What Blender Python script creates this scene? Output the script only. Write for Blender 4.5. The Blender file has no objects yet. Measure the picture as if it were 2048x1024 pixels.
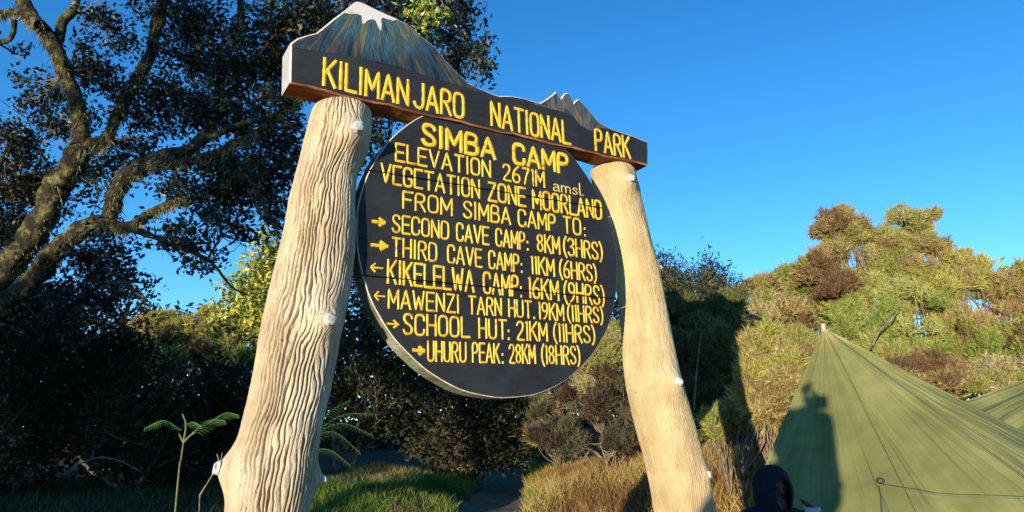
import bpy, bmesh, math, random
import numpy as np
from mathutils import Vector, Matrix
random.seed(7); rng = np.random.default_rng(7)
sc = bpy.context.scene

# ------------------------------------------------------------------ camera
F = 1427.0; PITCH = math.radians(14.265); ROLL = math.radians(-1.395)
YAW = math.radians(31.7155); TILT = math.radians(-0.757); H = 1.6; K = 0.92
cp, sp, cr, sr = math.cos(PITCH), math.sin(PITCH), math.cos(ROLL), math.sin(ROLL)
_u = np.array([0, -sp, cp]); _x = np.array([1., 0, 0])
CF = np.array([0, cp, sp]); CX = cr*_x + sr*_u; CU = -sr*_x + cr*_u
CAM = np.array([0, 0, H])
cam_d = bpy.data.cameras.new('camera'); cam = bpy.data.objects.new('camera', cam_d)
sc.collection.objects.link(cam); sc.camera = cam
cam_d.sensor_width = 36; cam_d.lens = F/2048*36; cam_d.clip_start = 0.02; cam_d.clip_end = 2000
cam.matrix_world = Matrix(((CX[0], CU[0], -CF[0], 0), (CX[1], CU[1], -CF[1], 0), (CX[2], CU[2], -CF[2], H), (0, 0, 0, 1)))

# ------------------------------------------------------------------ world, sun, exposure
SUN_AZ = math.radians(23.7)      # light travels forward and this much to the right
SUN_EL = math.radians(1.8)
L = np.array([math.sin(SUN_AZ)*math.cos(SUN_EL), math.cos(SUN_AZ)*math.cos(SUN_EL), -math.sin(SUN_EL)])
world = bpy.data.worlds.new('World'); sc.world = world; world.use_nodes = True
nt = world.node_tree; nt.nodes.clear()
out = nt.nodes.new('ShaderNodeOutputWorld'); bg = nt.nodes.new('ShaderNodeBackground')
sky = nt.nodes.new('ShaderNodeTexSky'); sky.sky_type = 'NISHITA'; sky.sun_disc = False
sky.sun_elevation = math.radians(24); sky.sun_rotation = math.pi + SUN_AZ
sky.altitude = 2700; sky.air_density = 1.15; sky.dust_density = 0.0; sky.ozone_density = 4.0
hs = nt.nodes.new('ShaderNodeHueSaturation'); hs.inputs['Saturation'].default_value = 1.255; hs.inputs['Value'].default_value = 1.05
hs.inputs['Hue'].default_value = 0.497; nt.links.new(sky.outputs[0], hs.inputs['Color']); nt.links.new(hs.outputs[0], bg.inputs['Color'])
bg.inputs['Strength'].default_value = 0.13
nt.links.new(bg.outputs[0], out.inputs['Surface'])
sun_d = bpy.data.lights.new('sun', 'SUN'); sun_d.energy = 5.0; sun_d.angle = math.radians(0.5); sun_d.color = (1.0, 0.86, 0.64)
sun = bpy.data.objects.new('sun', sun_d); sc.collection.objects.link(sun)
sun.rotation_euler = Vector((-L[0], -L[1], -L[2])).to_track_quat('Z', 'Y').to_euler()
sc.view_settings.view_transform = 'Standard'; sc.view_settings.look = 'None'
sc.view_settings.exposure = 0.85; sc.view_settings.gamma = 1; sc.view_settings.use_curve_mapping = False
sc.cycles.max_bounces = 6; sc.cycles.transparent_max_bounces = 4

# ------------------------------------------------------------------ helpers
def link(o): sc.collection.objects.link(o)
def tag(o, label=None, cat=None, group=None, kind=None):
    if label: o['label'] = label
    if cat: o['category'] = cat
    if group: o['group'] = group
    if kind: o['kind'] = kind
    return o
def thing(name, label, cat, loc=(0, 0, 0), group=None):
    o = bpy.data.objects.new(name, None); link(o); o.location = loc; o.empty_display_size = .2
    return tag(o, label, cat, group)
def mesh(name, V, Fc, mats, parent=None, col=None, smooth=True, fmat=None, local=True, kind=None):
    """one mesh object; V world coordinates (moved into the parent's frame)"""
    V = np.asarray(V, dtype=np.float64).reshape(-1, 3)
    if parent is not None and local:
        V = V - np.array(parent_world_loc(parent))
    me = bpy.data.meshes.new(name)
    if isinstance(Fc, np.ndarray):
        n, k = Fc.shape
        me.vertices.add(len(V)); me.vertices.foreach_set('co', V.astype(np.float32).ravel())
        me.loops.add(n*k); me.loops.foreach_set('vertex_index', Fc.astype(np.int32).ravel())
        me.polygons.add(n); me.polygons.foreach_set('loop_start', np.arange(0, n*k, k, dtype=np.int32))
        me.update(calc_edges=True)
    else:
        me.from_pydata([tuple(v) for v in V], [], Fc); me.update()
    if smooth: me.polygons.foreach_set('use_smooth', np.ones(len(me.polygons), dtype=bool))
    if not isinstance(mats, (list, tuple)): mats = [mats]
    for m in mats: me.materials.append(m)
    if fmat is not None: me.polygons.foreach_set('material_index', np.asarray(fmat, dtype=np.int32))
    if col is not None:
        a = me.color_attributes.new('Col', 'FLOAT_COLOR', 'POINT')
        c = np.ones((len(V), 4), dtype=np.float32); c[:, :3] = col
        a.data.foreach_set('color', c.ravel())
    me.validate()
    o = bpy.data.objects.new(name, me); link(o)
    if parent is not None: o.parent = parent
    if kind: o['kind'] = kind
    return o
def parent_world_loc(p):
    l = np.zeros(3)
    while p is not None:
        l = l + np.array(p.location); p = p.parent
    return l
def W(u, v, D):
    """point on the ray of photograph pixel (u,v) at ground distance y = D"""
    r = CX*(u-1024) + CU*(512-v) + F*CF
    return CAM + r*(D/r[1])

# value noise
_T = rng.random((64, 64, 64)).astype(np.float32)
def noise(x, y, z=0.0):
    x, y, z = np.broadcast_arrays(np.asarray(x, float), np.asarray(y, float), np.asarray(z, float))
    xi, yi, zi = np.floor(x).astype(int), np.floor(y).astype(int), np.floor(z).astype(int)
    fx, fy, fz = x-xi, y-yi, z-zi
    fx, fy, fz = [f*f*(3-2*f) for f in (fx, fy, fz)]
    r = 0
    for a in (0, 1):
        for b in (0, 1):
            for c in (0, 1):
                w = (fx if a else 1-fx)*(fy if b else 1-fy)*(fz if c else 1-fz)
                r = r + w*_T[(xi+a) % 64, (yi+b) % 64, (zi+c) % 64]
    return r
def fbm(x, y, z=0.0, o=4):
    s = 0; a = .5; t = 0
    for i in range(o):
        s = s + a*noise(x*2**i+i*7.3, y*2**i+i*3.1, np.asarray(z)*2**i+i*5.7); t += a; a *= .5
    return s/t
def sstep(a, b, x):
    t = np.clip((np.asarray(x, float)-a)/(b-a), 0, 1); return t*t*(3-2*t)

# ------------------------------------------------------------------ materials
def mat(name, rough=.7, spec=.3):
    m = bpy.data.materials.new(name); m.use_nodes = True
    b = m.node_tree.nodes['Principled BSDF']; b.inputs['Roughness'].default_value = rough
    b.inputs['Specular IOR Level'].default_value = spec
    return m, m.node_tree, b
def ramp(nt, fac, stops):
    r = nt.nodes.new('ShaderNodeValToRGB'); e = r.color_ramp.elements
    while len(e) < len(stops): e.new(.5)
    for i, (p, c) in enumerate(stops): e[i].position = p; e[i].color = (*c, 1)
    nt.links.new(fac, r.inputs[0]); return r.outputs[0]
def tex(nt, kind='noise', scale=5, detail=5, rough=.6, stretch=(1, 1, 1), dist=0, coord='Object', vec=None):
    if vec is None:
        tc = nt.nodes.new('ShaderNodeTexCoord'); vec = tc.outputs[coord]
    mp = nt.nodes.new('ShaderNodeMapping'); mp.inputs['Scale'].default_value = stretch
    nt.links.new(vec, mp.inputs[0])
    if kind == 'noise':
        t = nt.nodes.new('ShaderNodeTexNoise'); t.inputs['Scale'].default_value = scale
        t.inputs['Detail'].default_value = detail; t.inputs['Roughness'].default_value = rough; t.inputs['Distortion'].default_value = dist
        nt.links.new(mp.outputs[0], t.inputs['Vector']); return t.outputs['Fac']
    t = nt.nodes.new('ShaderNodeTexVoronoi'); t.inputs['Scale'].default_value = scale
    nt.links.new(mp.outputs[0], t.inputs['Vector']); return t.outputs['Distance']
def bump(nt, b, h, s=.3, d=.01, prev=None):
    n = nt.nodes.new('ShaderNodeBump'); n.inputs['Strength'].default_value = s; n.inputs['Distance'].default_value = d
    nt.links.new(h, n.inputs['Height'])
    if prev: nt.links.new(prev, n.inputs['Normal'])
    nt.links.new(n.outputs[0], b.inputs['Normal']); return n.outputs[0]
def mixc(nt, f, a, b, mode='MIX'):
    m = nt.nodes.new('ShaderNodeMix'); m.data_type = 'RGBA'; m.blend_type = mode
    for k, s in ((0, f), (6, a), (7, b)):
        if isinstance(s, (int, float)): m.inputs[k].default_value = s
        elif isinstance(s, tuple): m.inputs[k].default_value = (*s, 1)
        else: nt.links.new(s, m.inputs[k])
    return m.outputs[2]
def noise_mat(name, stops, scale=8, rough=.8, spec=.2, stretch=(1, 1, 1), bs=.3, bd=.01, dist=0, fine=None, detail=6):
    m, nt, b = mat(name, rough, spec)
    t = tex(nt, scale=scale, stretch=stretch, dist=dist, detail=detail)
    nt.links.new(ramp(nt, t, stops), b.inputs['Base Color'])
    t2 = tex(nt, scale=fine or scale*4, stretch=stretch)
    if bs: bump(nt, b, t2, bs, bd)
    return m
def foliage_mat(name, rough=.55, spec=.25, trans=.25):
    m, nt, b = mat(name, rough, spec)
    a = nt.nodes.new('ShaderNodeAttribute'); a.attribute_name = 'Col'
    t = tex(nt, scale=30, detail=2)
    c = mixc(nt, 1.0, a.outputs['Color'], ramp(nt, t, [(.25, (.75, .75, .75)), (.75, (1.2, 1.2, 1.2))]), 'MULTIPLY')
    nt.links.new(c, b.inputs['Base Color'])
    tr = nt.nodes.new('ShaderNodeBsdfTranslucent'); nt.links.new(c, tr.inputs[0])
    mx = nt.nodes.new('ShaderNodeMixShader'); mx.inputs[0].default_value = trans
    nt.links.new(b.outputs[0], mx.inputs[1]); nt.links.new(tr.outputs[0], mx.inputs[2])
    nt.links.new(mx.outputs[0], nt.nodes['Material Output'].inputs[0])
    return m
M = {}
M['leaf'] = foliage_mat('leaf', .42, .45, .18)
M['leaf_dull'] = foliage_mat('leaf_dull', .7, .12, .15)
M['needle'] = foliage_mat('needle', .7, .15, .3)
M['grass'] = foliage_mat('grass_blade', .6, .2, .3)
M['bark'] = noise_mat('mossy_bark', [(.3, (.010, .008, .006)), (.49, (.026, .021, .014)), (.58, (.09, .08, .028)), (.7, (.22, .20, .09))], scale=9, bs=1, bd=.03, fine=30, rough=.95)
M['twig'] = noise_mat('twig_bark', [(.3, (.06, .045, .03)), (.7, (.26, .20, .13))], scale=20, rough=.9)
M['dead_wood'] = noise_mat('dead_wood', [(.3, (.25, .2, .14)), (.7, (.5, .42, .32))], scale=14, rough=.9, stretch=(1, 1, 1))
def post_mat(name, stops):
    m, nt, b = mat(name, .75, .25)
    t = tex(nt, scale=5, detail=7); c = ramp(nt, t, stops)
    a = nt.nodes.new('ShaderNodeAttribute'); a.attribute_name = 'Col'
    c = mixc(nt, 1.0, c, a.outputs['Color'], 'MULTIPLY')
    g = tex(nt, scale=3, detail=3)
    c = mixc(nt, ramp(nt, g, [(.55, (0, 0, 0)), (.75, (.5, .5, .5))]), c, (.36, .25, .10))
    nt.links.new(c, b.inputs['Base Color'])
    st = tex(nt, scale=16, stretch=(1, 1, .16), detail=6, rough=.75)
    c = mixc(nt, ramp(nt, st, [(.52, (0, 0, 0)), (.68, (.42, .42, .42))]), c, (.20, .15, .095))
    vo = tex(nt, kind='voronoi', scale=26, stretch=(1, 1, .6))
    sp_ = tex(nt, scale=5.5, detail=4)
    k = mixc(nt, 1.0, ramp(nt, vo, [(.07, (1, 1, 1)), (.14, (0, 0, 0))]), ramp(nt, sp_, [(.5, (0, 0, 0)), (.58, (1, 1, 1))]), 'MULTIPLY')
    c = mixc(nt, k, c, (.10, .07, .045))
    nt.links.new(c, b.inputs['Base Color'])
    n1 = bump(nt, b, tex(nt, scale=60, stretch=(1, 1, .2), detail=6, rough=.7), .8, .010)
    bump(nt, b, tex(nt, scale=150, detail=4), .6, .004, n1)
    return m
M['post_a'] = post_mat('fluted_concrete', [(.3, (.31, .235, .145)), (.5, (.42, .33, .21)), (.7, (.50, .42, .30))])
M['post_b'] = post_mat('smooth_concrete', [(.3, (.32, .235, .115)), (.5, (.43, .325, .17)), (.7, (.48, .39, .23))])
M['stub'] = noise_mat('stub_white_paint', [(.3, (.30, .28, .25)), (.6, (.52, .52, .52))], scale=25, bs=.5, bd=.01)
def board_mat(name, base, alt):
    m, nt, b = mat(name, .62, .3)
    g = tex(nt, scale=7, stretch=(.9, 1, 14), detail=6, dist=.6)
    c = ramp(nt, g, [(.3, base), (.7, alt)])
    w = tex(nt, scale=3.2, detail=8, rough=.7)
    c = mixc(nt, ramp(nt, w, [(.46, (0, 0, 0)), (.66, (.75, .75, .75))]), c, (.024, .030, .032))
    w2 = tex(nt, scale=24, stretch=(.5, 1, 3), detail=8, rough=.8)
    c = mixc(nt, ramp(nt, w2, [(.60, (0, 0, 0)), (.72, (.6, .6, .6))]), c, (.06, .055, .05))
    nt.links.new(c, b.inputs['Base Color'])
    bump(nt, b, g, .7, .006)
    return m
M['board'] = board_mat('charcoal_paint', (.009, .009, .0115), (.016, .0155, .019))
M['rim'] = noise_mat('worn_rim', [(.3, (.32, .30, .26)), (.6, (.50, .48, .45))], scale=30, stretch=(1, 1, 1))
M['rim_dull'] = noise_mat('dull_rim', [(.3, (.28, .25, .22)), (.6, (.50, .46, .42))], scale=30)
M['edge_white'] = noise_mat('pale_end', [(.3, (.26, .25, .24)), (.6, (.38, .375, .37))], scale=12)  # paler colour for the header's left end face
M['edge_mossy'] = noise_mat('weathered_edge', [(.3, (.10, .09, .06)), (.5, (.19, .20, .11)), (.66, (.32, .30, .24))], scale=9, stretch=(1, .25, 1), fine=70, bs=.6)
M['under'] = noise_mat('warm_underside', [(.3, (.07, .022, .012)), (.52, (.24, .08, .03)), (.7, (.46, .22, .10))], scale=6, stretch=(1, 6, 1), dist=.5)  # orange-brown wood; the low warm light is put into the colour
m, ntm, b = mat('yellow_paint', .5, .4)
t_ = tex(ntm, scale=38, detail=6, rough=.7)
ntm.links.new(ramp(ntm, t_, [(.33, (.20, .10, .02)), (.43, (.56, .37, .015)), (.62, (.64, .45, .025)), (.76, (.75, .64, .30))]), b.inputs['Base Color']); M['yellow'] = m
M['yellow_pale'] = noise_mat('pale_yellow_paint', [(.3, (.34, .22, .05)), (.6, (.56, .44, .14))], scale=40, rough=.5)
M['groove'] = noise_mat('carved_groove', [(.3, (.030, .016, .010)), (.7, (.085, .045, .02))], scale=30)
M['snow'] = noise_mat('snow_paint', [(.35, (.36, .33, .31)), (.5, (.50, .48, .46))], scale=14, rough=.5)
def mountain_mat():
    m, nt, b = mat('mountain_painting', .5, .4)
    tc = nt.nodes.new('ShaderNodeTexCoord'); sx = nt.nodes.new('ShaderNodeSeparateXYZ'); nt.links.new(tc.outputs['UV'], sx.inputs[0])
    cx = nt.nodes.new('ShaderNodeCombineXYZ'); nt.links.new(sx.outputs[0], cx.inputs[0]); nt.links.new(sx.outputs[1], cx.inputs[1])
    g = tex(nt, scale=1.0, stretch=(9, 1.2, 1), detail=6, dist=.5, vec=cx.outputs[0], rough=.65)
    g2 = tex(nt, scale=1.0, stretch=(5, 1.6, 1), detail=4, dist=.4, vec=cx.outputs[0])
    c1 = ramp(nt, g, [(.30, (.008, .010, .016)), (.41, (.016, .034, .042)), (.48, (.042, .105, .150)), (.53, (.018, .040, .040)), (.60, (.15, .14, .075)), (.66, (.03, .06, .05)), (.74, (.10, .20, .18))])
    c2 = ramp(nt, g2, [(.60, (0, 0, 0)), (.66, (.7, .7, .7)), (.72, (0, 0, 0))])
    c = mixc(nt, c2, c1, (.17, .08, .04))
    dk = ramp(nt, sx.outputs[1], [(.0, (1, 1, 1)), (.75, (.9, .9, .9)), (1.0, (.45, .4, .45))])
    c = mixc(nt, 1.0, c, dk, 'MULTIPLY')
    nt.links.new(c, b.inputs['Base Color']); bump(nt, b, g, .4, .004)
    return m
M['mountain'] = mountain_mat()
M['peak_small'] = noise_mat('small_peak_paint', [(.35, (.022, .025, .03)), (.5, (.05, .065, .07)), (.65, (.12, .10, .075))], scale=14, stretch=(2, 1, .6), dist=1.2)
M['soil'] = noise_mat('soil', [(.3, (.035, .025, .015)), (.5, (.075, .06, .03)), (.7, (.13, .11, .05))], scale=3, bs=.8, bd=.05)
M['path'] = noise_mat('path_dirt', [(.3, (.11, .08, .05)), (.6, (.20, .145, .095)), (.8, (.28, .21, .14))], scale=5, bs=.8, bd=.04)  # dirt, its colour warmed in place of a patch of sun
def canvas_mat():
    m, nt, b = mat('olive_canvas', .8, .2)
    t = tex(nt, scale=2.2, detail=7); c = ramp(nt, t, [(.3, (.112, .118, .038)), (.5, (.165, .168, .056)), (.72, (.235, .228, .088))])
    a = nt.nodes.new('ShaderNodeAttribute'); a.attribute_name = 'Col'
    c = mixc(nt, 1.0, c, a.outputs['Color'], 'MULTIPLY')
    nt.links.new(c, b.inputs['Base Color'])
    n1 = bump(nt, b, tex(nt, scale=420, detail=1), .25, .001)
    bump(nt, b, tex(nt, scale=9, detail=6, rough=.7), .35, .012, n1)
    tr = nt.nodes.new('ShaderNodeBsdfTranslucent'); nt.links.new(c, tr.inputs[0])
    mx = nt.nodes.new('ShaderNodeMixShader'); mx.inputs[0].default_value = .05
    nt.links.new(b.outputs[0], mx.inputs[1]); nt.links.new(tr.outputs[0], mx.inputs[2]); nt.links.new(mx.outputs[0], nt.nodes['Material Output'].inputs[0])
    return m
M['canvas'] = canvas_mat()
M['cord'] = noise_mat('cord', [(.3, (.06, .06, .05)), (.7, (.12, .12, .09))], scale=60)
M['jacket'] = noise_mat('navy_jacket', [(.3, (.006, .006, .011)), (.7, (.011, .011, .02))], scale=20, rough=.8)
M['trouser'] = noise_mat('dark_trousers', [(.3, (.02, .02, .02)), (.7, (.04, .04, .04))], scale=20, rough=.9)
M['skin'] = noise_mat('skin', [(.3, (.07, .036, .026)), (.7, (.10, .052, .036))], scale=30, rough=.5, bs=.1, bd=.001)
M['dark'] = noise_mat('dark_plastic', [(.3, (.01, .01, .01)), (.7, (.02, .02, .02))], scale=30, rough=.4)
M['white'] = noise_mat('white_enamel', [(.3, (.30, .27, .23)), (.7, (.42, .39, .34))], scale=10, rough=.3, bs=0)

# ------------------------------------------------------------------ ground
def path_x(y): return -0.32 + 0.30*np.sin((y-7)*.35) - .045*(y-7)
def ground_z(x, y):
    x = np.asarray(x, float); y = np.asarray(y, float)
    g = .92*sstep(3.9, 7.6, y) + .030*np.clip(y-7.6, 0, 40) + .02*np.clip(y-20, 0, 400)
    g = g + .30*sstep(-.2, 1.7, x)*sstep(5.2, 6.8, y)*(1-.6*sstep(9, 14, y))
    g = g + .16*sstep(0.4, 1.3, -(x-path_x(y)))*sstep(5, 7.5, y)
    g = g - .10*np.exp(-((x-path_x(y))/.45)**2)*sstep(5, 7, y)
    g = g + .10*(fbm(x*.8+9, y*.8, 3.3)-.5)*sstep(1.5, 4, np.hypot(x, y))
    return g
nx = 220
gx = np.sign(np.linspace(-1, 1, nx))*(np.abs(np.linspace(-1, 1, nx))**2.6)*500
gy = np.sign(np.linspace(-1, 1, nx))*(np.abs(np.linspace(-1, 1, nx))**2.6)*500 + 6
GX, GY = np.meshgrid(gx, gy, indexing='ij')
GV = np.stack([GX, GY, ground_z(GX, GY)], -1).reshape(-1, 3)
ii, jj = np.meshgrid(np.arange(nx-1), np.arange(nx-1), indexing='ij'); b0 = (ii*nx+jj).ravel()
tag(mesh('ground', GV, np.stack([b0, b0+nx, b0+nx+1, b0+1], 1), M['soil']), kind='structure')
# footpath ribbon
ys = np.linspace(5.2, 24, 120); PV = []; 
for y in ys:
    for k in np.linspace(-1, 1, 13):
        x = path_x(y) + k*(.42 + .08*math.sin(y*3.1) + .05*math.sin(y*7.7+k))
        PV.append((x, y, float(ground_z(x, y)) + .006 + .02*float(noise(x*7, y*7, 1)) - .012*abs(k)**6))
PF = np.array([[i*13+j, i*13+j+1, (i+1)*13+j+1, (i+1)*13+j] for i in range(119) for j in range(12)])
tag(mesh('path', PV, PF, M['path']), kind='structure')

# ------------------------------------------------------------------ generic plant geometry
def tube(points, radii, sides=8, jit=0.0, seed=0, close=True):
    P = np.asarray(points, float); R = np.asarray(radii, float); n = len(P)
    T = np.gradient(P, axis=0); T /= np.linalg.norm(T, axis=1)[:, None]+1e-9
    a = np.array([0, 0, 1.]) if abs(T[0][2]) < .9 else np.array([1., 0, 0])
    N = np.cross(T[0], a); N /= np.linalg.norm(N)
    V = []
    for i in range(n):
        N = N - T[i]*(N@T[i]); N /= np.linalg.norm(N)+1e-9; B = np.cross(T[i], N)
        th = np.arange(sides)/sides*2*np.pi
        ring = np.cos(th)[:, None]*N + np.sin(th)[:, None]*B
        r = R[i]*np.ones(sides)
        if jit:
            q = P[i]+ring*R[i]
            r = r*(1+jit*(fbm(q[:, 0]*9+seed, q[:, 1]*9, q[:, 2]*9, 3)-.5)*2)
        V.append(P[i]+ring*r[:, None])
    V = np.concatenate(V); Fq = []
    for i in range(n-1):
        for j in range(sides):
            k = (j+1) % sides
            Fq.append((i*sides+j, i*sides+k, (i+1)*sides+k, (i+1)*sides+j))
    return V, np.array(Fq)
def catmull(P, n):
    P = np.asarray(P, float); P = np.vstack([2*P[0]-P[1], P, 2*P[-1]-P[-2]]); out = []
    for i in range(1, len(P)-2):
        for t in np.linspace(0, 1, n, endpoint=False):
            a, b_, c, d = P[i-1:i+3]
            out.append(.5*((2*b_)+(c-a)*t+(2*a-5*b_+4*c-d)*t*t+(-a+3*b_-3*c+d)*t**3))
    out.append(P[-2]); return np.array(out)
class Acc:
    def __init__(s): s.V = []; s.F = []; s.C = []; s.n = 0
    def add(s, V, Fc, C=None):
        s.V.append(V); s.F.append(np.asarray(Fc)+s.n); s.n += len(V)
        if C is not None: s.C.append(np.broadcast_to(C, (len(V), 3)))
    def build(s, name, m, parent=None, **k):
        return mesh(name, np.concatenate(s.V), np.concatenate(s.F), m, parent, col=np.concatenate(s.C) if s.C else None, **k)
def unit(v): return v/(np.linalg.norm(v, axis=-1, keepdims=True)+1e-9)
def rdir(n): return unit(rng.normal(size=(n, 3)))
def leaves(P, size, col, up=0.3, asp=.42, vs=.3):
    """rhombic folded leaves at the points P"""
    n = len(P); d = unit(rdir(n)+np.array([0, 0, up])); s = unit(np.cross(d, rdir(n))); nn = np.cross(d, s)
    l = size*(1+vs*(rng.random(n)*2-1))[:, None]; w = l*asp
    a = P; b_ = P+d*l*.45+s*w*.5+nn*l*.06; c = P+d*l; e = P+d*l*.45-s*w*.5+nn*l*.06
    V = np.stack([a, b_, c, e], 1).reshape(-1, 3); q = np.arange(n)*4
    return V, np.stack([q, q+1, q+2, q+3], 1), np.repeat(col, 4, axis=0)
def blades(P, D, length, width, col):
    n = len(P); s = unit(np.cross(D, rdir(n)))*width[:, None]*.5
    V = np.stack([P-s, P+s, P+D*length[:, None]], 1).reshape(-1, 3); q = np.arange(n)*3
    return V, np.stack([q, q+1, q+2], 1), np.repeat(col, 3, axis=0)
def pick(pal, n, field):
    """choose colours from the palette by a smooth field plus chance"""
    k = len(pal); pal = np.array(pal)
    i = np.clip(((field-.28)/.44*k + rng.normal(size=n)*.55).astype(int), 0, k-1)
    return pal[i]*(1+.25*(rng.random((n, 1))-.5))
def blob_pts(n, c, r, lo=.45):
    d = rdir(n); rad = (lo**3+(1-lo**3)*rng.random(n))**(1/3)
    lump = .72+.56*noise(d[:, 0]*2.3+c[0]*3+9, d[:, 1]*2.3+c[1]*3+9, d[:, 2]*2.3+c[2]*3+9)
    return c + d*(rad*lump)[:, None]*r, d
def base_of(c):
    return np.array([c[0], c[1], float(ground_z(c[0], c[1]))-.03])

GREENS = {
 'heather': [(.20, .14, .06), (.30, .26, .08), (.27, .31, .065), (.21, .27, .055), (.34, .37, .10), (.40, .40, .13)],
 'heather_brown': [(.18, .11, .055), (.32, .22, .10), (.38, .31, .12), (.30, .31, .08), (.34, .36, .10), (.44, .38, .19)],
 'heather_bright': [(.26, .24, .06), (.34, .32, .07), (.45, .41, .11), (.40, .32, .13), (.34, .22, .11), (.36, .36, .08)],
 'yellow': [(.15, .19, .03), (.30, .32, .04), (.42, .40, .06), (.12, .16, .035)],
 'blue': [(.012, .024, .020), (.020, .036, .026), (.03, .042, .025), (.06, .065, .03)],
 'dark': [(.010, .012, .005), (.016, .020, .008), (.026, .030, .011), (.040, .034, .018)],  # near-black leaf colours; the deep shade is put into them
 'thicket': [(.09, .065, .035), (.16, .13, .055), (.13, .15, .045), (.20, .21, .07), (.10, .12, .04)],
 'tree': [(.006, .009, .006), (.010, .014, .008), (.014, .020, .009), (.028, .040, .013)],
 'grey': [(.08, .06, .04), (.13, .12, .075), (.10, .11, .05), (.09, .05, .035)],
}
def needle_bush(name, label, cat, blobs, pal, group=None, tufts=900, per=26, ln=.13, wd=.012, dens=1.0, stems=True):
    """heather-like bush: blobs are (u, v, ru, rv, D) of the photograph"""
    C = [W(u, v, D) for u, v, ru, rv, D in blobs]
    per = int(per*1.3); tufts = int(tufts*1.75); ln = ln*.72
    base = base_of(np.mean(C, axis=0)); th = thing(name, label, cat, base, group)
    A = Acc(); S = Acc(); area = sum(b_[2]*b_[3] for b_ in blobs)
    for c, (u, v, ru, rv, D) in zip(C, blobs):
        r = np.array([ru*D/F, .5*(ru+rv)*D/F*.8, rv*D/F]); n = max(25, int(tufts*dens*ru*rv/area))
        ms = max(6, int(ru*rv/230)); SC, sd_ = blob_pts(ms, c, r*.92, .25); k_ = rng.integers(0, ms, n)
        rs = (min(r[0], r[2])*(.20+.30*rng.random(ms)))[:, None]; dd_ = rdir(n); dd_[:, 2] = np.abs(dd_[:, 2])*1.1-.25
        P = SC[k_]+dd_*rs[k_]*(.5+.55*rng.random((n, 1)))*np.array([1, 1, 1.15]); d = unit(dd_+sd_[k_]*.6)
        field = fbm(SC[:, 0]*1.9, SC[:, 1]*1.9, SC[:, 2]*1.9, 3)+rng.normal(size=ms)*.07
        tc = pick(GREENS[pal], n, field[k_])
        td = unit(d*.8+np.array([0, 0, .9])+rng.normal(size=(n, 3))*.35)
        # each tuft: needles fanned along a short sprig
        PP = np.repeat(P, per, 0); TD = np.repeat(td, per, 0); t = rng.random((n*per, 1))
        sprl = np.repeat(ln*(1.2+1.2*rng.random((n, 1))), per, 0)
        B = PP + TD*t*sprl
        ND = unit(TD*.9+rng.normal(size=(n*per, 3))*.62)
        V, Fq, Cc = blades(B, ND, ln*(.5+.8*rng.random(n*per)), wd*.72*(.6+.8*rng.random(n*per)), np.repeat(tc, per, 0)*(1+.35*(rng.random((n*per, 1))-.5)))
        A.add(V, Fq, Cc)
        if stems:
            b1 = base + np.array([rng.normal()*.12, rng.normal()*.12, 0]); mid = (b1+c)/2 + rng.normal(size=3)*.15
            pl = catmull([b1, mid, c], 6); V, Fq = tube(pl, np.linspace(.017, .009, len(pl)), 6, .2); S.add(V, Fq)
            for q in range(min(22, n//9)):
                e = P[rng.integers(n)]; s0 = pl[rng.integers(len(pl)//2, len(pl))]
                m_ = (s0+e)/2+rng.normal(size=3)*.05; pp = catmull([s0, m_, e], 3)
                V, Fq = tube(pp, np.linspace(.009, .004, len(pp)), 4); S.add(V, Fq)
    A.build('foliage', M['needle'], th, smooth=False, kind='stuff')
    if stems: S.build('stems', M['twig'], th)
    return th
def leaf_bush(name, label, cat, blobs, pal, group=None, count=3500, size=.07, asp=.45, up=.2, lo=.3):
    C = [W(u, v, D) for u, v, ru, rv, D in blobs]
    base = base_of(np.mean(C, axis=0)); th = thing(name, label, cat, base, group)
    A = Acc(); S = Acc(); area = sum(b_[2]*b_[3] for b_ in blobs)
    for c, (u, v, ru, rv, D) in zip(C, blobs):
        r = np.array([ru*D/F, .5*(ru+rv)*D/F*.8, rv*D/F]); n = max(60, int(count*ru*rv/area))
        m_ = max(8, n//14); Pc, d = blob_pts(m_, c, r, lo)
        i = rng.integers(0, m_, n); P = Pc[i]+rng.normal(size=(n, 3))*size*1.1
        col = pick(GREENS[pal], n, fbm(P[:, 0]*1.6, P[:, 1]*1.6, P[:, 2]*1.6, 3))
        A.add(*leaves(P, size, col, up, asp))
        b1 = base + np.array([rng.normal()*.1, rng.normal()*.1, 0]); pl = catmull([b1, (b1+c)/2+rng.normal(size=3)*.15, c], 6)
        V, Fq = tube(pl, np.linspace(.04, .015, len(pl)), 6, .2); S.add(V, Fq)
        for q in range(min(60, m_)):
            e = Pc[q]; s0 = pl[rng.integers(len(pl)//2, len(pl))]; pp = catmull([s0, (s0+e)/2+rng.normal(size=3)*.06, e], 3)
            V, Fq = tube(pp, np.linspace(.009, .003, len(pp)), 4); S.add(V, Fq)
    A.build('foliage', M['leaf'] if pal == 'yellow' else M['leaf_dull'], th, smooth=False, kind='stuff'); S.build('stems', M['twig'], th)
    return th

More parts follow.
